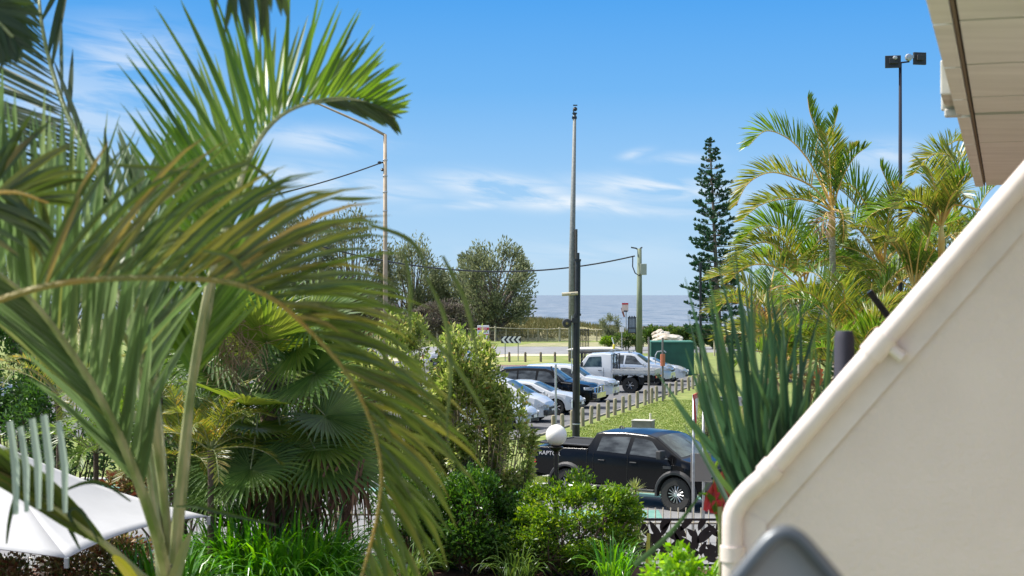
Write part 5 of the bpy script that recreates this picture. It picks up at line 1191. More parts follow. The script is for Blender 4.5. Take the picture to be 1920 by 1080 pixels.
    palm(3, 1765, 425, D - 3, [([(1840, 395, 0), (1800, 385, 0), (1760, 385, 0), (1715, 395, 0), (1695, 430, 0)], .7, LF_gold), ([(1765, 425, 0), (1800, 350, 0), (1790, 300, .4), (1750, 290, .5), (1710, 330, .6)], .65, LF_gold), ([(1735, 470, 0), (1748, 420, 0), (1760, 390, 0)], .55, LF_gold)], 9, .07, L=1.7, dead=0)
    palm(4, 1590, 640, D - 2, [], 14, .06, L=1.9, dead=5)
    palm(5, 1715, 545, D - 1, [([(1640, 600, 0), (1655, 545, 0), (1690, 505, 0), (1735, 490, 0), (1765, 500, 0)], .62, LF_mid)], 12, .07, L=2.0, dead=4)
    palm(6, 1440, 600, D + 4, [], 11, .06, L=2.0, dead=3)
    palm(7, 1640, 600, D + 2, [], 13, .06, L=2.3, dead=4)
    palm(9, 1470, 690, D - 3, [], 12, .05, L=1.6, dead=6)
    palm(10, 1600, 700, D - 4, [], 12, .05, L=1.7, dead=8)
    palm(8, 1810, 470, D + 1, [([(1810, 470, 0), (1790, 380, 0), (1765, 300, 0), (1790, 265, .3), (1825, 270, .4)], .6, LF_gold)], 10, .06, L=2.2, dead=1)
right_palms()
def fan(mb, hub, ax, nr, rad, spread=310, n=44, droop=.25, cup=.25, r=rnd, mi=0):
    ax = ax.normalized(); nr = (nr - ax * nr.dot(ax)).normalized(); s = ax.cross(nr)
    da = R(spread) / n
    for i in range(n):
        a = -R(spread) / 2 + da * (i + .5); d = ax * math.cos(a) + s * math.sin(a); ln = rad * (1 - .18 * abs(a) / math.pi) * r.uniform(.93, 1.05)
        d = (d + nr * cup).normalized(); ps = [hub]; K = 6
        for k in range(K):
            ps.append(ps[-1] + d * ln / K); 
            if k >= 2: d = (d - Z * droop * r.uniform(.6, 1.5) * (k - 1) / K).normalized()
        wm = 2 * ln * .5 * math.tan(da / 2) * 1.04
        ws = [.008, wm * .34, wm * .68, wm, wm * .82, wm * .5, .004]; wv = d.cross(nr)
        mb.blade(ps, ws, nr, mi, .45, wdir=(nr.cross(ax * math.cos(a) + s * math.sin(a))).normalized())
def fan_palms():
    D = 25; s = D / FOC; b = P(505, 552, D); b.z = .3
    root = empty('fan_palm', b, 'fan palm with large pleated leaves and a brown dead skirt behind the arching frond', 'palm'); cr = P(500, 690, D)
    q = MB(); q.tube(catmull([b, b.lerp(cr, .5) + Vector((.1, 0, 0)), cr - Z * .1], 10), .16, 12); q.build('trunk', mat('fibrous_trunk', (.10, .07, .045), .95, col2=(.20, .15, .09), vscale=10, bump=1), root, world=True, smooth=True)
    fans = [((415, 600), (-.1, -.5, .9), 1.15, 'b'), ((470, 610), (.1, .4, 1), 1.2, 'b'), ((590, 700), (.9, -.2, .35), 1.25, 'b'), ((460, 760), (-.3, -.8, .1), 1.15, 'a'), ((600, 830), (.7, -.6, -.4), 1.1, 'a'), ((555, 650), (.7, -.1, .6), 1.25, 'a'), ((545, 735), (.9, -.5, .05), 1.25, 'a'), ((520, 700), (.5, .5, .5), 1.2, 'b'), ((585, 600), (.9, .4, .5), 1.15, 'b'),
            ((440, 720), (-.7, -.4, .2), 1.2, 'b'), ((400, 660), (-.9, .1, .5), 1.2, 'b'), ((475, 800), (-.1, -.9, -.2), 1.0, 'a'), ((535, 850), (.35, -.6, -.75), 1.1, 'a'), ((600, 860), (.8, -.3, -.5), 1.1, 'b'), ((640, 870), (.9, .3, -.5), 1.0, 'b'), ((430, 850), (-.6, -.5, -.6), 1.1, 'b'), ((380, 770), (-.9, .2, 0), 1.1, 'b'), ((500, 640), (.0, -.7, .6), 1.1, 'a'), ((470, 880), (-.2, -.8, -.6), 1.0, 'b'), ((560, 905), (.2, -.7, -.8), 1.0, 'b'), ((410, 910), (-.5, -.6, -.6), .9, 'b'), ((610, 780), (.9, .2, -.2), 1.1, 'b')]
    ma = leafmat('bright_fan_leaf', [(.10, .18, .025), (.15, .22, .035), (.20, .25, .045)], .42, .4, spec=.35)
    for (px, py), ax, rad, k in fans:
        dz = rnd.uniform(-.5, .4); hub = P(px, py, D + dz + ax[1] * .8); ax = Vector(ax); 
        nr = Vector((rnd.uniform(-.2, .2), -.55, .8))
        m = MB(); fan(m, hub, ax, nr, rad * 1.05, droop=.25 if ax.z > -.3 else .45)
        m.tube([cr, cr.lerp(hub, .5) + Z * .1, hub], [.02, .015, .012], 6, mi=1)
        m.build('fan_leaf', [ma if k == 'a' else LF_fan, M_stemgreen], root, world=True)
    m = MB()     # dead skirt
    for i in range(120):
        x = rnd.uniform(470, 690); p = P(x, rnd.uniform(860, 920), D - rnd.uniform(0, .8)); d = Vector((rnd.uniform(-.5, .5), rnd.uniform(-.3, .1), -1)).normalized(); L = rnd.uniform(.5, 1.1)
        m.blade([p, p + d * L * .5, p + (d - Z * .4) * L * .8], [.03, .045, .004], -Yv, 0, .3)
    m.build('dead_skirt', leafmat('dead_fan', [(.07, .035, .02), (.15, .075, .045), (.22, .13, .08)], .9, .1), root, world=True)
    m = MB()     # flower stalks
    for i in range(260):
        p = P(rnd.gauss(440, 22), rnd.gauss(655, 30), D - .9); d = Vector((rnd.gauss(0, .6), rnd.gauss(0, .4), rnd.gauss(-.2, .5))); m.tube([p, p + d * .2, p + d * .35 - Z * .08], .005, 3, cap=False)
    m.build('flower_stalk', mat('stalk_brown', (.26, .17, .09), .9), root, world=True)
fan_palms()
def date_palm(px, py, D, label, L=1.3, nf=16, seed=1, mt=None, ang=None):
    r = random.Random(seed); c = P(px, py, D); b = Vector((c.x, c.y, .3)); root = empty('date_palm', b, label, 'palm', 'small feathery palms behind the umbrella')
    q = MB(); q.tube([b, c], [.055, .045], 10); q.build('trunk', mat('date_trunk', (.10, .075, .05), .95, bump=1), root, world=True)
    for i in range(nf):
        az = 2 * math.pi * i / nf + r.uniform(-.2, .2); el = R(r.uniform(5, 75)); m = MB()
        frond(m, auto_frond(c, az, el, L * r.uniform(.8, 1.1), r.uniform(.35, .7)), L=.30, n=34, W=.016, sides=[(60, 32, vside(1, 20)), (60, 32, vside(-1, 20))], droop=.25, t0=.15, rr=(.014, .004), seg=3, fold=0, rnd_=r)
        m.build('frond', [mt or LF_gold, M_stemgreen], root, world=True)
date_palm(345, 862, 24.5, 'small feathery date palm with yellowing fronds right behind the umbrella canopy', 1.3, 16, 3)
date_palm(235, 800, 26, 'small feathery date palm above the umbrella, left of the palm stems', 1.5, 14, 5, LF_mid)
date_palm(430, 790, 27, 'small feathery date palm under the fan palm leaves', 1.2, 12, 8)
date_palm(395, 845, 23.6, 'small feathery date palm in front of the fan palm, right of the palm stems', 1.2, 15, 21, LF_gold)
date_palm(300, 745, 25, 'small feathery date palm between the close palm stems', 1.4, 14, 23, LF_mid)
date_palm(180, 850, 26.5, 'small feathery date palm overhanging the umbrella peak', 1.3, 13, 25, LF_mid)
date_palm(110, 740, 28, 'small feathery date palm near the left edge above the umbrella', 1.7, 14, 11, LF_gold)
def strap_clump(name, label, c, rx, ry, n, h, w_, m, seed=1, cat='plant', spread=.8, fold=.35, group=None, seg=7):
    r = random.Random(seed); root = empty(name, c, label, cat, group); q = MB()
    for i in range(n):
        a = r.uniform(0, 6.28); rr = math.sqrt(r.random()); p = c + Vector((math.cos(a) * rx * rr, math.sin(a) * ry * rr, 0)); az = a + r.gauss(0, .8); el = R(r.uniform(50, 88)); L = h * r.uniform(.7, 1.15)
        d = Vector((math.cos(az) * math.cos(el), math.sin(az) * math.cos(el), math.sin(el))); ps = [p]; 
        for k in range(seg): ps.append(ps[-1] + d * L / seg); d = (d - Z * spread * (k + 1) / seg * .75).normalized()
        W = w_ * r.uniform(.8, 1.2); wv = d.cross(Z); wv = wv.normalized() if wv.length > .01 else Vector((1, 0, 0)); wv = (wv + Z * r.gauss(0, .1) + Vector((r.gauss(0, .25), r.gauss(0, .25), 0))).normalized(); nr = Z
        q.blade(ps, [W * interp([(0, .6), (.3, 1), (.7, .85), (1, .03)], k / seg) for k in range(seg + 1)], nr, 0, fold, wdir=wv)
    q.build('leaves', m, root, world=True); return root
LF_strap = leafmat('strap_leaf', [(.04, .17, .01), (.07, .25, .015), (.12, .33, .025), (.20, .40, .05)], .3, .45, spec=.8, pos=[0, .4, .9, 1])
grpS = 'bright green strappy clumps in the garden'
strap_clump('strappy_plant', 'large bright green strappy clump at the bottom, right of the palm stems', P(510, 1150, 24) , 1.05, .8, 1150, 1.75, .05, LF_strap, 1, spread=.95, group=grpS)
strap_clump('strappy_plant', 'bright green strappy clump squeezed between the umbrella and the palm stems', P(300, 1180, 22), .5, .5, 260, 1.25, .06, LF_strap, 2, group=grpS)
strap_clump('strappy_plant', 'small dark strappy clump at the foot of the hedge in the brown mulch', P(968, 1085, 27), .35, .3, 90, .75, .03, LF_fan, 4, spread=1.1, group=grpS)
strap_clump('strappy_plant', 'narrow-leaved strappy clump at the bottom edge below the black leaf screen', P(1150, 1085, 26.5), .28, .3, 80, .85, .032, LF_strap, 5, spread=.8, group=grpS)
strap_clump('strappy_plant', 'dark strappy plant at the bottom beside the hanging frond tips', P(760, 1090, 27), .4, .4, 110, .8, .035, LF_fan, 6, group=grpS)
def bush(name, label, c, rad, nst, nlf, ll, lw, m, stem_m, seed=1, base=None, cat='bush', shell=.45, group=None, up=.3, lumps=26, lump_r=.36, stemr=.016, tag_=True, flat=.0, gap=0.0, boxy=False):
    """c: centre of the crown, rad: radii"""
    r = random.Random(seed); base = base or Vector((c.x, c.y, max(.25, c.z - rad[2]))); root = empty(name, Vector((c.x, c.y, base.z)), label, cat, group)
    L = []
    for i in range(lumps):
        while True:
            v = Vector((r.uniform(-1, 1), r.uniform(-1, 1), r.uniform(-1, 1)))
            if .25 < v.length < 1: break
        v = v.normalized() * (v.length ** shell); v *= (1 - lump_r * .6); L.append((Vector((v.x * rad[0], v.y * rad[1], v.z * rad[2])), lump_r * r.uniform(.6, 1.25)))
    q = MB()
    for i in range(nst):
        v, _ = L[i % lumps]; e = c + v * 1.05; s0 = base + Vector((r.gauss(0, rad[0] * .12), r.gauss(0, rad[1] * .12), 0)); md = s0.lerp(e, .5) + Vector((r.gauss(0, .1) * rad[0], r.gauss(0, .1) * rad[1], r.gauss(0, .06) * rad[2])) + Vector((v.x, v.y, 0)) * .1
        k = catmull([s0, md, e], 6); q.tube(k, [stemr * (1.6 - i_ * .2) for i_ in range(7)], 4, cap=False)
        for _ in range(2):
            j = r.randint(2, 5); q.tube([k[j], k[j] + Vector((r.gauss(0, .25) * rad[0], r.gauss(0, .25) * rad[1], abs(r.gauss(0, .25)) * rad[2]))], [stemr * .7, stemr * .25], 3, cap=False)
    q.build('stem', stem_m, root, world=True)
    q = MB(); rm = sum(rad) / 3
    for i in range(nlf):
        v, lr = L[int(r.random() * lumps)]; g = Vector((r.gauss(0, 1), r.gauss(0, 1), r.gauss(0, 1))); g = g.normalized() * (r.random() ** .45) * lr
        p = c + v + Vector((g.x * rad[0], g.y * rad[1], g.z * rad[2])); out = (p - c).normalized() * .6 + Vector((r.gauss(0, .6), r.gauss(0, .6), r.gauss(0, .5) + up)); out = out.normalized()
        l = ll * r.uniform(.45, 1.45); w2 = lw * r.uniform(.7, 1.2) / 2; S = out.cross(Vector((r.gauss(0, 1), r.gauss(0, 1), r.gauss(0, 1)))).normalized(); b2 = out.cross(S) * l * .12
        if p.z < .15: continue
        q.add([p, p + out * l * .5 + S * w2 + b2, p + out * l, p + out * l * .5 - S * w2 + b2], [(0, 1, 2, 3)])
    q.build('foliage', m, root, world=True); return root
M_twig = mat('brown_twig', (.10, .07, .045), .9); M_twigp = mat('pale_twig', (.22, .18, .12), .9)
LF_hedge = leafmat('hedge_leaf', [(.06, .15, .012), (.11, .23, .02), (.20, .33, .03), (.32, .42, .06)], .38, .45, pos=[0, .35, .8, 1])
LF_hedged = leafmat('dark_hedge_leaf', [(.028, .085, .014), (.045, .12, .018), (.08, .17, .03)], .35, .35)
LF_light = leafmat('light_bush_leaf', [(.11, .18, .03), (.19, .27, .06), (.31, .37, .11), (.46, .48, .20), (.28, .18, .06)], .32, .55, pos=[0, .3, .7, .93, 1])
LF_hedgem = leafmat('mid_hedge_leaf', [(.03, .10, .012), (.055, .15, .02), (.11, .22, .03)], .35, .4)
bush('hedge_bush', 'bright yellow-green bush in front of the black utility truck', P(1075, 985, 27.6), (1.25, .8, .98), 50, 14000, .085, .045, LF_hedge, M_twig, 3, lumps=64, lump_r=.25, group='leafy bushes before the road')
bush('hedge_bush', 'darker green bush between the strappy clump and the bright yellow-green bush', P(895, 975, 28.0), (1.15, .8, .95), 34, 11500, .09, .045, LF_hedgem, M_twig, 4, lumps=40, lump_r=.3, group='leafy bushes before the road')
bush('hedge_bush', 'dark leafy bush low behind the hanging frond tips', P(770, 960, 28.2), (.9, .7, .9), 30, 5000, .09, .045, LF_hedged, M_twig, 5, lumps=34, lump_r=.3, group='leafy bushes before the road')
bush('tall_shrub', 'tall open shrub with pale green leaves standing before the parked white cars', P(870, 775, 29.0), (.85, .8, 1.8), 80, 11000, .115, .06, LF_light, M_twigp, 6, base=Vector((P(880, 552, 29).x, 29, .3)), lumps=46, lump_r=.25, stemr=.012, group='pale leafed shrubs')
bush('hedge_bush', 'low mixed green bush filling the dip between the two rounded bushes', P(985, 1010, 28.6), (.7, .5, .7), 20, 5000, .085, .045, LF_hedgem, M_twig, 71, lumps=34, lump_r=.3, group='leafy bushes before the road')
bush('hedge_bush', 'low leafy bush below the tall open shrub, left of the rounded bushes', P(835, 1000, 28.6), (.8, .5, .75), 20, 5000, .085, .045, LF_hedge, M_twig, 72, lumps=34, lump_r=.3, group='leafy bushes before the road')
bush('tall_shrub', 'lower thin pale green shrub in front of the nearest white parked car', P(955, 835, 28.8), (.55, .6, 1.1), 50, 3400, .10, .05, LF_light, M_twigp, 66, base=Vector((P(935, 552, 28.8).x, 28.8, .3)), lumps=30, lump_r=.26, stemr=.012, group='pale leafed shrubs')
bush('tall_shrub', 'wide pale green shrub seen through the arching frond', P(765, 740, 29.6), (1.4, .8, 1.55), 80, 10000, .11, .055, LF_light, M_twigp, 7, lumps=50, lump_r=.25, stemr=.012, group='pale leafed shrubs')
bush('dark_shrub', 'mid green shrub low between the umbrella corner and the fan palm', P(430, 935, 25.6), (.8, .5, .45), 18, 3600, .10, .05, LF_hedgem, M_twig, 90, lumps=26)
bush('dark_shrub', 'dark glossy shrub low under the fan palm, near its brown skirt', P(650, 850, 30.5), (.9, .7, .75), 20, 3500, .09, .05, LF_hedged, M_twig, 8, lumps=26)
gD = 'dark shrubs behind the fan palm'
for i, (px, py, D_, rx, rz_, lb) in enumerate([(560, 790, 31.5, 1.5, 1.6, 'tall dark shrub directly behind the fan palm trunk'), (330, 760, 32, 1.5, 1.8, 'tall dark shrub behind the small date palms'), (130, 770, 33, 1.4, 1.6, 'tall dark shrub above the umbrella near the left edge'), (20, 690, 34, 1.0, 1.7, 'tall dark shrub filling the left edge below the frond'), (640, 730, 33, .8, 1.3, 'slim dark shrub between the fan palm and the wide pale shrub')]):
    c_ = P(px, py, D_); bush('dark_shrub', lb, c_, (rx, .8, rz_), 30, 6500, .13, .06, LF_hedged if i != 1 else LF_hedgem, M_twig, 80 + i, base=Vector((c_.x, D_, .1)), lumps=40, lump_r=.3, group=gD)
LF_croton = leafmat('croton_leaf', [(.16, .05, .025), (.26, .14, .06), (.36, .30, .12), (.12, .15, .035), (.08, .12, .02)], .45, .25)
gC = 'reddish variegated shrubs around the umbrella'
bush('croton_shrub', 'red and yellow leafed shrub behind the umbrella canopy, between the palm stems', P(255, 905, 25), (.5, .4, .3), 14, 900, .10, .06, LF_croton, M_twig, 9, group=gC)
bush('croton_shrub', 'reddish leafed shrub beneath the umbrella edge at the bottom left', P(190, 1050, 22.5), (.9, .5, .5), 14, 2600, .09, .05, LF_croton, M_twig, 10, group=gC)
bush('croton_shrub', 'reddish leafed shrub at the bottom left corner below the canopy', P(30, 1085, 22), (.8, .5, .35), 14, 1600, .09, .05, LF_croton, M_twig, 12, group=gC)
bush('bright_shrub', 'out-of-focus lime green shrub at the bottom against the white downpipe', P(1300, 1120, 9.5), (.36, .3, .30), 14, 2200, .06, .035, leafmat('lime_leaf', [(.12, .30, .015), (.20, .42, .03), (.32, .52, .06)], .4, .5), M_twig, 13, base=Vector((P(1290, 552, 9.5).x, 9.5, .3)), lumps=20, lump_r=.35)
m = MB()
tb = P(1336, 1100, 10.5)
strap_clump('dark_shrub', 'dark leafy plant low behind the lime green shrub', P(1180, 1095, 28.6), .3, .2, 40, .7, .03, LF_fan, 15)
def yucca():
    D = 28.6; s = D / FOC; b = P(1190, 552, D); b.z = .3; root = empty('spiky_plant', b, 'small spiky dracaena with a hanging brown skirt before the truck front wheel', 'plant'); c = P(1190, 920, D)
    q = MB(); q.tube([b, b.lerp(c, .5) + Vector((.02, 0, 0)), c], [.05, .04, .035], 8); q.build('trunk', mat('spiky_trunk', (.20, .15, .10), .95, col2=(.30, .24, .17), vscale=12), root, world=True)
    r = random.Random(5); q = MB()
    for i in range(70):
        a = r.uniform(0, 6.28); el = R(r.uniform(-5, 85)); d = Vector((math.cos(a) * math.cos(el), math.sin(a) * math.cos(el), math.sin(el))); L = r.uniform(.18, .30); q.blade([c, c + d * L * .5, c + d * L - Z * .03], [.014, .02, .002], Z, 0, .3)
    q.build('leaves', leafmat('spiky_leaf', [(.16, .22, .05), (.28, .33, .10), (.36, .38, .16)], .4, .3), root, world=True)
    q = MB()
    for i in range(60):
        a = r.uniform(0, 6.28); p = c - Z * r.uniform(.02, .12); d = Vector((math.cos(a) * .06, math.sin(a) * .06, -r.uniform(.25, .45))); q.blade([p, p + d * .6 + Vector((d.x, d.y, 0)) * .5, p + d], [.02, .022, .003], Vector((math.cos(a), math.sin(a), 0)), 0, .3)
    q.build('dead_skirt', LF_brown, root, world=True)
    c = P(1196, 1000, D - .1); q = MB()
    for i in range(90):
        a = r.uniform(0, 6.28); el = R(r.uniform(0, 75)); d = Vector((math.cos(a) * math.cos(el), math.sin(a) * math.cos(el), math.sin(el))); L = r.uniform(.25, .42); p = c + Vector((0, 0, r.uniform(-.35, 0))); q.blade([p, p + d * L * .5, p + d * L - Z * .05], [.014, .022, .002], Z, 0, .3)
    q.build('lower_leaves', leafmat('spiky_leaf2', [(.10, .15, .04), (.20, .26, .08), (.30, .30, .14)], .4, .3), root, world=True)
yucca()
# thin yellow-green blade rising at the bottom
m = MB(); m.blade(PX([(1213, 1130, 14), (1214, 1060, 14), (1216, 1000, 14)]), [.04, .04, .03], -Yv, 0, .3); o = m.build('cane_shoot', mat('cane_yellow', (.34, .36, .05), .5)); tag(o, 'single out-of-focus yellow-green shoot rising in front of the leaf screen', 'plant')
def blurred_spikes():
    D = 6.6; s = D / FOC; r = random.Random(17); b = P(1500, 1010, D)
    root = empty('spiky_plant', b, 'large blurred blue-green strappy plant rising behind the white downpipe', 'plant')
    q = MB(); mt = leafmat('blue_green_leaf', [(.02, .055, .03), (.035, .085, .045), (.06, .125, .065), (.09, .17, .05), (.20, .22, .09)], .55, .3, pos=[0, .3, .6, .93, 1])
    tips = [(1284, 520), (1290, 590), (1300, 640), (1325, 500), (1340, 470), (1352, 560), (1372, 480), (1378, 460), (1395, 500), (1408, 470), (1420, 560), (1435, 490), (1440, 520), (1455, 560), (1462, 530), (1480, 600), (1500, 540), (1515, 560), (1520, 640), (1545, 560), (1555, 540), (1570, 620), (1535, 660), (1390, 620), (1350, 660), (1330, 610), (1410, 640), (1470, 660), (1492, 590), (1448, 600)]
    tips = tips + [(x + r.uniform(-18, 18), y + r.uniform(20, 160)) for x, y in tips] + [(x + r.uniform(-25, 25), y + r.uniform(40, 220)) for x, y in tips] + [(r.uniform(1360, 1580), r.uniform(700, 880)) for _ in range(45)]
    for x, y in tips:
        dz = r.uniform(-.5, .5); bx = 1456 + (x - 1435) * .40 + r.uniform(-20, 20); a = P(bx, 955 + r.uniform(-20, 20), D + dz * .3); t = P(x, y, D + dz)
        md = a.lerp(t, .5) + Vector(((x - 1435) * s * -.05 + r.uniform(-.05, .05), 0, 0)); q.blade(catmull([a, md, t], 8), [.024 * interp([(0, .8), (.3, 1), (.7, .7), (1, .08)], k / 8) * r.uniform(.9, 1.1) for k in range(9)], -Yv, 0, .35)
    for (x0, y0, x1, y1) in [(1395, 905, 1255, 740), (1400, 900, 1232, 700), (1398, 880, 1300, 660), (1190, 1060, 1330, 905), (1385, 940, 1300, 800)]:
        a = P(x0, y0, D); t = P(x1, y1, D - .3); q.blade(catmull([a, a.lerp(t, .5) + Z * -.03, t], 8), [.022, .024, .024, .022, .02, .017, .013, .008, .003], -Yv, 0, .35)
    q.build('leaves', mt, root, world=True)
    m = MB(); c = b; m.lathe([(.001, -.34), (.20, -.34), (.25, 0), (.27, .02), (.24, .02), (.22, -.03), (.001, -.03)], 24, tuple(c)); m.build('pot', mat('plant_pot', (.05, .05, .055), .6), root, world=True, smooth=True, auto=40)
    q = MB(); z = b.z - .34; q.box((b.x + 1.35, b.y + .3, z / 2), (2.6, 1.6, z), rz=-R(17.4)); o = q.build('planter_wall', mat('terrace_wall', (.4, .37, .33), .9)); tag(o, 'rendered terrace wall hidden behind the sloping wall, carrying the potted plant', 'wall')
    # red flower behind the pipe, lower left of the plant
    root = empty('red_flower', P(1345, 930, 8.0), 'out-of-focus red bract beside the white downpipe elbow', 'flower')
    m = MB(); mr = mat('red_bract', (.36, .006, .01), .45, var=.2, vscale=6)
    for c, w_ in (([(1322, 958, 8), (1335, 930, 8), (1352, 900, 8), (1362, 872, 8)], .045), ([(1340, 958, 8.05), (1356, 925, 8.05), (1368, 890, 8.05)], .05), ([(1350, 960, 8), (1345, 900, 8), (1343, 876, 8)], .03), ([(1330, 957, 8), (1350, 948, 8), (1372, 930, 8)], .05)):
        k = catmull(PX(c), 6); m.blade(k, [w_ * v for v in (.5, 1.1, 1.4, 1.3, 1, .6, .1)], -Yv, 0, .4)
    m.build('bract', mr, root, world=True)
    m = MB(); g = P(1350, 950, 8); m.tube([Vector((g.x, g.y, .3)), Vector((g.x + .03, g.y, g.z * .5)), g], .012, 6)
    for c in ([(1352, 1000, 8), (1348, 940, 8), (1340, 880, 8), (1356, 850, 8)], [(1360, 1010, 8), (1335, 935, 8), (1310, 925, 8)]):
        k = catmull(PX(c), 6); m.blade(k, [.01, .03, .035, .03, .02, .012, .003], -Yv, 1, .4)
    m.build('stalk', [M_stemgreen, LF_hedge], root, world=True)
    m = MB()
    g = P(1535, 722, 20); root = empty('red_flower', Vector((g.x, g.y, .0)), 'small orange-red flower spike in the foliage left of the sloping wall', 'flower')
    for k in range(6): m.blade([g + Z * .03 * k, g + Z * (.05 + .03 * k) + Vector((.04 * (-1) ** k, 0, .03)), g + Z * (.1 + .03 * k)], [.04, .05, .01], -Yv, 0, .3)
    m.tube([Vector((g.x, g.y, 0)), g + Z * .1], .012, 5, mi=1); m.build('spike', [mat('orange_bract', (.6, .12, .02), .5), M_stemgreen], root, world=True)
    # dark post and bar beyond the wall
    q = MB(); c = P(1583, 680, 6.4); q.tube([Vector((c.x, c.y, 3.0)), c + Z * .10, c + Z * .13], [.042, .042, .034], 14); q.tube([c - Z * .05, c + Vector((.30, .1, -.17))], .02, 8); tag(q.build('fence_post', mat('purple_grey_post', (.045, .042, .06), .6), smooth=True, auto=40), 'dark blurred round-topped post between the spiky plant and the sloping wall', 'post')
    q = MB(); a = P(1630, 546, 7); e = P(1700, 640, 7); q.tube([a, e], .016, 8); tag(q.build('metal_bar', M_blackmetal), 'short black diagonal bar crossing above the sloping wall before the palms', 'bar')
blurred_spikes()
# ---- far vegetation
LF_cas = leafmat('coast_leaf', [(.10, .13, .06), (.16, .19, .095), (.23, .25, .14)], .7, .35)
LF_cas2 = leafmat('coast_leaf2', [(.07, .095, .04), (.12, .145, .07), (.20, .20, .12)], .7, .3)
M_bark = mat('bark', (.10, .08, .06), .95, col2=(.18, .15, .12), vscale=3)
def coast_tree(px, py0, pybase, wpx, D, n, label, seed, m=None, lumps=70, ll=.46, name='coastal_tree', lump_r=.27, depth=.8):
    """crown spans py0..pybase, base at ground"""
    r = random.Random(seed); s = D / FOC; top = H + (552 - py0) * s; bot = H + (552 - pybase) * s; b = P(px, 552, D); b.z = 0
    root = empty(name, b, label, 'tree', 'trees along the dune'); c = Vector((b.x, b.y, (top + bot) / 2)); rad = Vector((wpx / 2 * s, wpx / 2 * s * depth, (top - bot) / 2))
    L = []
    for i in range(lumps):
        while True:
            v = Vector((r.uniform(-1, 1), r.uniform(-1, 1), r.uniform(-1, 1)))
            if .15 < v.length < 1: break
        v = v.normalized() * v.length ** .5 * (1 - lump_r * .7); L.append((c + Vector((v.x * rad.x, v.y * rad.y, v.z * rad.z)), lump_r * r.uniform(.55, 1.2), v))
    q = MB()
    for k in range(3):
        a = b + Vector((r.gauss(0, .4), r.gauss(0, .3), -.2)); e = c + Vector((r.gauss(0, .3) * rad.x, 0, 0)); q.tube(catmull([a, a.lerp(e, .5) + Vector((r.gauss(0, .4), 0, 0)), e], 6), [.28, .25, .22, .18, .15, .12, .08], 6)
    q.build('trunk', M_bark, root, world=True)
    q = MB()
    for (p, lr, v) in L: st = b + Vector((0, 0, max(.5, bot * .5 + r.random() * .6 * (p.z - bot)))); q.tube([st, st.lerp(p, .55) - Z * .2, p], [.13, .08, .03], 4, cap=False)
    q.build('branch', M_bark, root, world=True)
    q = MB()
    for i in range(n):
        p0, lr, v = L[int(r.random() * lumps)]; g = Vector((r.gauss(0, 1), r.gauss(0, 1), r.gauss(0, 1))); g = g.normalized() * (r.random() ** .5) * lr; p = p0 + Vector((g.x * rad.x, g.y * rad.y, g.z * rad.z * 1.15))
        out = (Vector((v.x, v.y, v.z * .3 + .75)) + Vector((r.gauss(0, .4), r.gauss(0, .4), r.gauss(0, .35)))).normalized(); l = ll * r.uniform(.5, 1.3); S = out.cross(Vector((r.gauss(0, 1), r.gauss(0, 1), r.gauss(0, .4)))).normalized() * l * .17
        q.add([p, p + out * l * .5 + S, p + out * l, p + out * l * .5 - S], [(0, 1, 2, 3)])
    q.build('crown', m or LF_cas, root, world=True)
coast_tree(925, 443, 628, 175, 180, 13000, 'rounded grey-green coastal tree at the left edge of the open sea', 1)
coast_tree(775, 448, 640, 160, 184, 10000, 'grey-green coastal tree behind the tan street light pole', 2)
coast_tree(862, 490, 630, 110, 186, 7000, 'low coastal tree filling the gap left of the rounded tree', 3)
coast_tree(660, 388, 640, 200, 178, 10000, 'tall coastal tree behind the tips of the arching frond', 4, LF_cas2)
coast_tree(540, 372, 640, 190, 174, 9000, 'tall coastal tree seen between the palm fronds', 5, LF_cas2)
coast_tree(1790, 385, 640, 190, 100, 7000, 'grey-green tree behind the right palms beside the sloping wall', 6, LF_cas, ll=.3)
coast_tree(1640, 430, 650, 260, 105, 8000, 'tall grey-green tree filling the gaps between the right palms', 16, LF_cas2, ll=.3)
coast_tree(1480, 540, 690, 190, 95, 6000, 'low grey-green tree behind the left part of the right palms', 26, LF_cas2, ll=.28)
coast_tree(300, 400, 650, 320, 120, 9000, 'broad dark tree far behind the close palm', 36, LF_cas2, ll=.32)
coast_tree(60, 470, 650, 320, 90, 8000, 'dark tree behind the left edge palms', 46, LF_cas2, ll=.28)
LF_purple = leafmat('purple_leaf', [(.11, .085, .075), (.16, .13, .10), (.13, .14, .08)], .8, .15)
bush('purple_shrub', 'purple-brown scrub below the coastal trees beside the warning sign', P(835, 598, 170), (3.6, 2, 2.0), 20, 5000, .35, .15, LF_purple, M_twig, 31, base=Vector((P(835, 552, 170).x, 170, 0)))
bush('purple_shrub', 'purple-brown scrub behind the base of the tan street light pole', P(740, 600, 170), (3.6, 2, 2.0), 20, 4000, .35, .15, LF_purple, M_twig, 32, base=Vector((P(740, 552, 170).x, 170, 0)))
bush('beach_shrub', 'small rounded shrub standing alone against the sea beside the notice sign', P(1144, 612, 160), (1.1, 1, 1.25), 14, 2200, .22, .07, LF_cas, M_twig, 33, base=Vector((P(1144, 552, 160).x, 160, 0)))
LF_vine = leafmat('vine_leaf', [(.03, .08, .015), (.07, .14, .02), (.14, .20, .04)], .4, .3)
gV = 'green hedge plants on the bank by the sea'
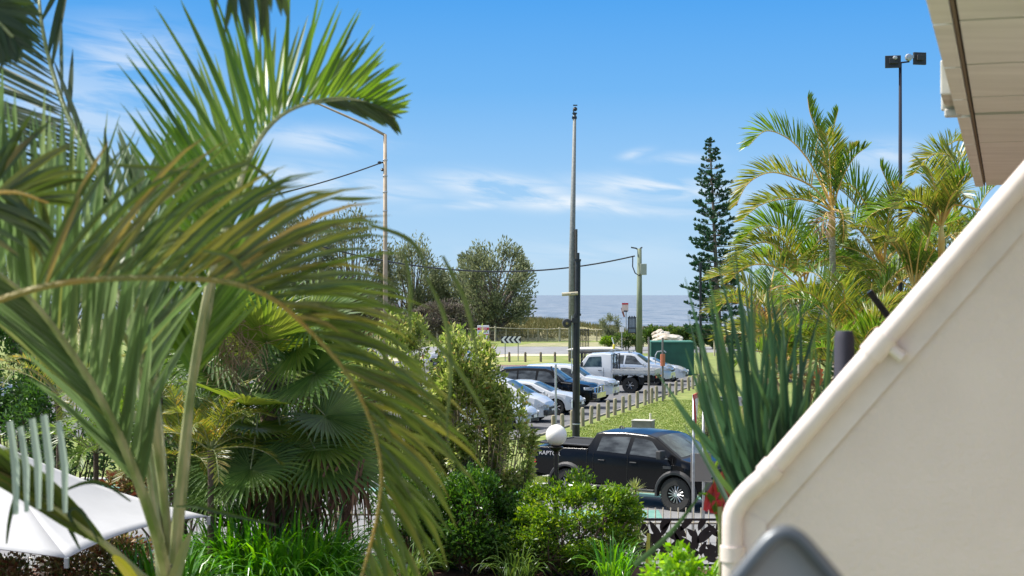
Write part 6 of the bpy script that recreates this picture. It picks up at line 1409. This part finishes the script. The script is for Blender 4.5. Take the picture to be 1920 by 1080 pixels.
for i, (px, py, w_, hh) in enumerate([(1225, 630, 22, 17), (1262, 626, 26, 14), (1300, 632, 26, 20), (1340, 630, 24, 20), (1380, 632, 26, 20), (1425, 632, 26, 20)]):
    lb = ['leafy green hedge plant just right of the timber power pole', 'leafy green hedge plant behind the pale boulders', 'leafy green hedge plant over the right corner of the green box', 'leafy green hedge plant at the foot of the tall pine', 'hedge plant right of the tall pine foot', 'rightmost hedge plant of the bank, behind the blurred spikes'][i]
    D = 152; s = D / FOC; c = P(px, py, D); bush('hedge_plant', lb, c, (w_ * s, 1.2, hh * s), 10, 2200, .30, .17, LF_vine, M_twig, 40 + i, base=Vector((c.x, c.y, 0)), group=gV)
gW = 'low green tussocks by the beach path'
for i, (px, py, w_, hh, lb) in enumerate([(1140, 640, 16, 8, 'bright green tussock beside the beach path gate'), (1170, 637, 20, 14, 'dark green low shrub at the feet of the beach signs'), (1195, 640, 12, 14, 'low shrub at the base of the timber power pole')]):
    D = 148; s = D / FOC; c = P(px, py, D); bush('tussock', lb, c, (w_ * s, .8, hh * s), 6, 1200, .28, .08, LF_vine if i != 0 else LF_hedge, M_twig, 60 + i, base=Vector((c.x, c.y, 0)), group=gW)
bush('lawn_shrub', 'thin bare-stemmed shrub on the lawn beside the street name sign', P(1322, 795, 58), (.5, .4, .55), 16, 260, .12, .05, LF_cas2, M_twig, 70, base=Vector((P(1322, 552, 58).x, 58, 0)), stemr=.014)
def norfolk_pine():
    D = 108; s = D / FOC; b = P(1352, 552, D); b.z = 0; top = P(1331, 260, D); r = random.Random(4)
    root = empty('norfolk_pine', b, 'tall narrow dark pine with tiered tufted branches before the sea', 'tree')
    Ht = top.z; axis = lambda z: Vector((b.x + (top.x - b.x) * z / Ht, D, z)); q = MB(); q.tube([axis(z) for z in np.linspace(0, Ht, 12)], list(np.linspace(.24, .03, 12)), 8); q.build('trunk', M_bark, root, world=True)
    br = MB(); fo = MB(); z = 2.2
    while z < Ht - .1:
        f = (Ht - z) / Ht; Lb = interp([(0, .08), (.05, .35), (.15, .8), (.3, 1.3), (.5, 1.65), (.75, 2.0), (1, 2.1)], f); k = 7; a0 = r.uniform(0, 6.28)
        for i in range(k):
            if r.random() < .16: continue
            a = a0 + 2 * math.pi * i / k + r.uniform(-.35, .35); L = Lb * r.uniform(.6, 1.2); c = axis(z); d = Vector((math.cos(a), math.sin(a), .12 if f < .5 else 0)).normalized(); d = (d + Z * r.uniform(-.15, .12)).normalized(); e = c + d * L + Z * (.10 * L); br.tube([c, c + d * L * .6 - Z * .03 * L, e], [.035, .025, .015], 3, cap=False)
            nt = max(2, int(L / .24))
            for j in range(nt):
                t = 1 - j / nt * .78; p = c + d * L * t + Z * (.10 * L * t * t) + Vector((r.gauss(0, .05), r.gauss(0, .05), 0)); sz = .37 * (1 if t > .7 else .8) * r.uniform(.7, 1.15) * min(1, .55 + f * 2)
                for _ in range(9):
                    dd = (d * .8 + Z * .75 + Vector((r.gauss(0, .5), r.gauss(0, .5), r.gauss(0, .3)))).normalized(); S = dd.cross(Vector((r.gauss(0, 1), r.gauss(0, 1), 0))).normalized() * sz * .19
                    fo.add([p, p + dd * sz * .6 + S, p + dd * sz, p + dd * sz * .6 - S], [(0, 1, 2, 3)])
        z += (.36 if f > .12 else .2) * r.uniform(.7, 1.35)
    br.build('branch', M_bark, root, world=True); fo.build('crown', leafmat('pine_needles', [(.018, .06, .028), (.03, .09, .04), (.055, .12, .055)], .6, .15), root, world=True)
norfolk_pine()
# mown lawn: short grass tufts near enough to read as blades
def lawn():
    q = MB(); r = random.Random(9)
    for i in range(60000):
        px = r.uniform(985, 1420); D = 43.5 + 35 * r.random() ** 1.3; p = P(px, 552, D); p.z = 0
        t = (p - L0).dot(AX); off = (p - L0).dot(AY)
        if off < .1: continue
        h = r.uniform(.015, .045); a = r.uniform(0, 6.28); l = r.uniform(.01, .05); q.add([p + Vector((-.02, 0, 0)), p + Vector((.02, 0, 0)), p + Vector((math.cos(a) * l, math.sin(a) * l, h))], [(0, 1, 2)])
    tag(q.build('grass', leafmat('lawn_blade', [(.10, .17, .02), (.17, .25, .04), (.26, .28, .09)], .8, .3)), 'short green lawn grass around the bollards and the concrete box', 'grass', kind='stuff')
lawn()
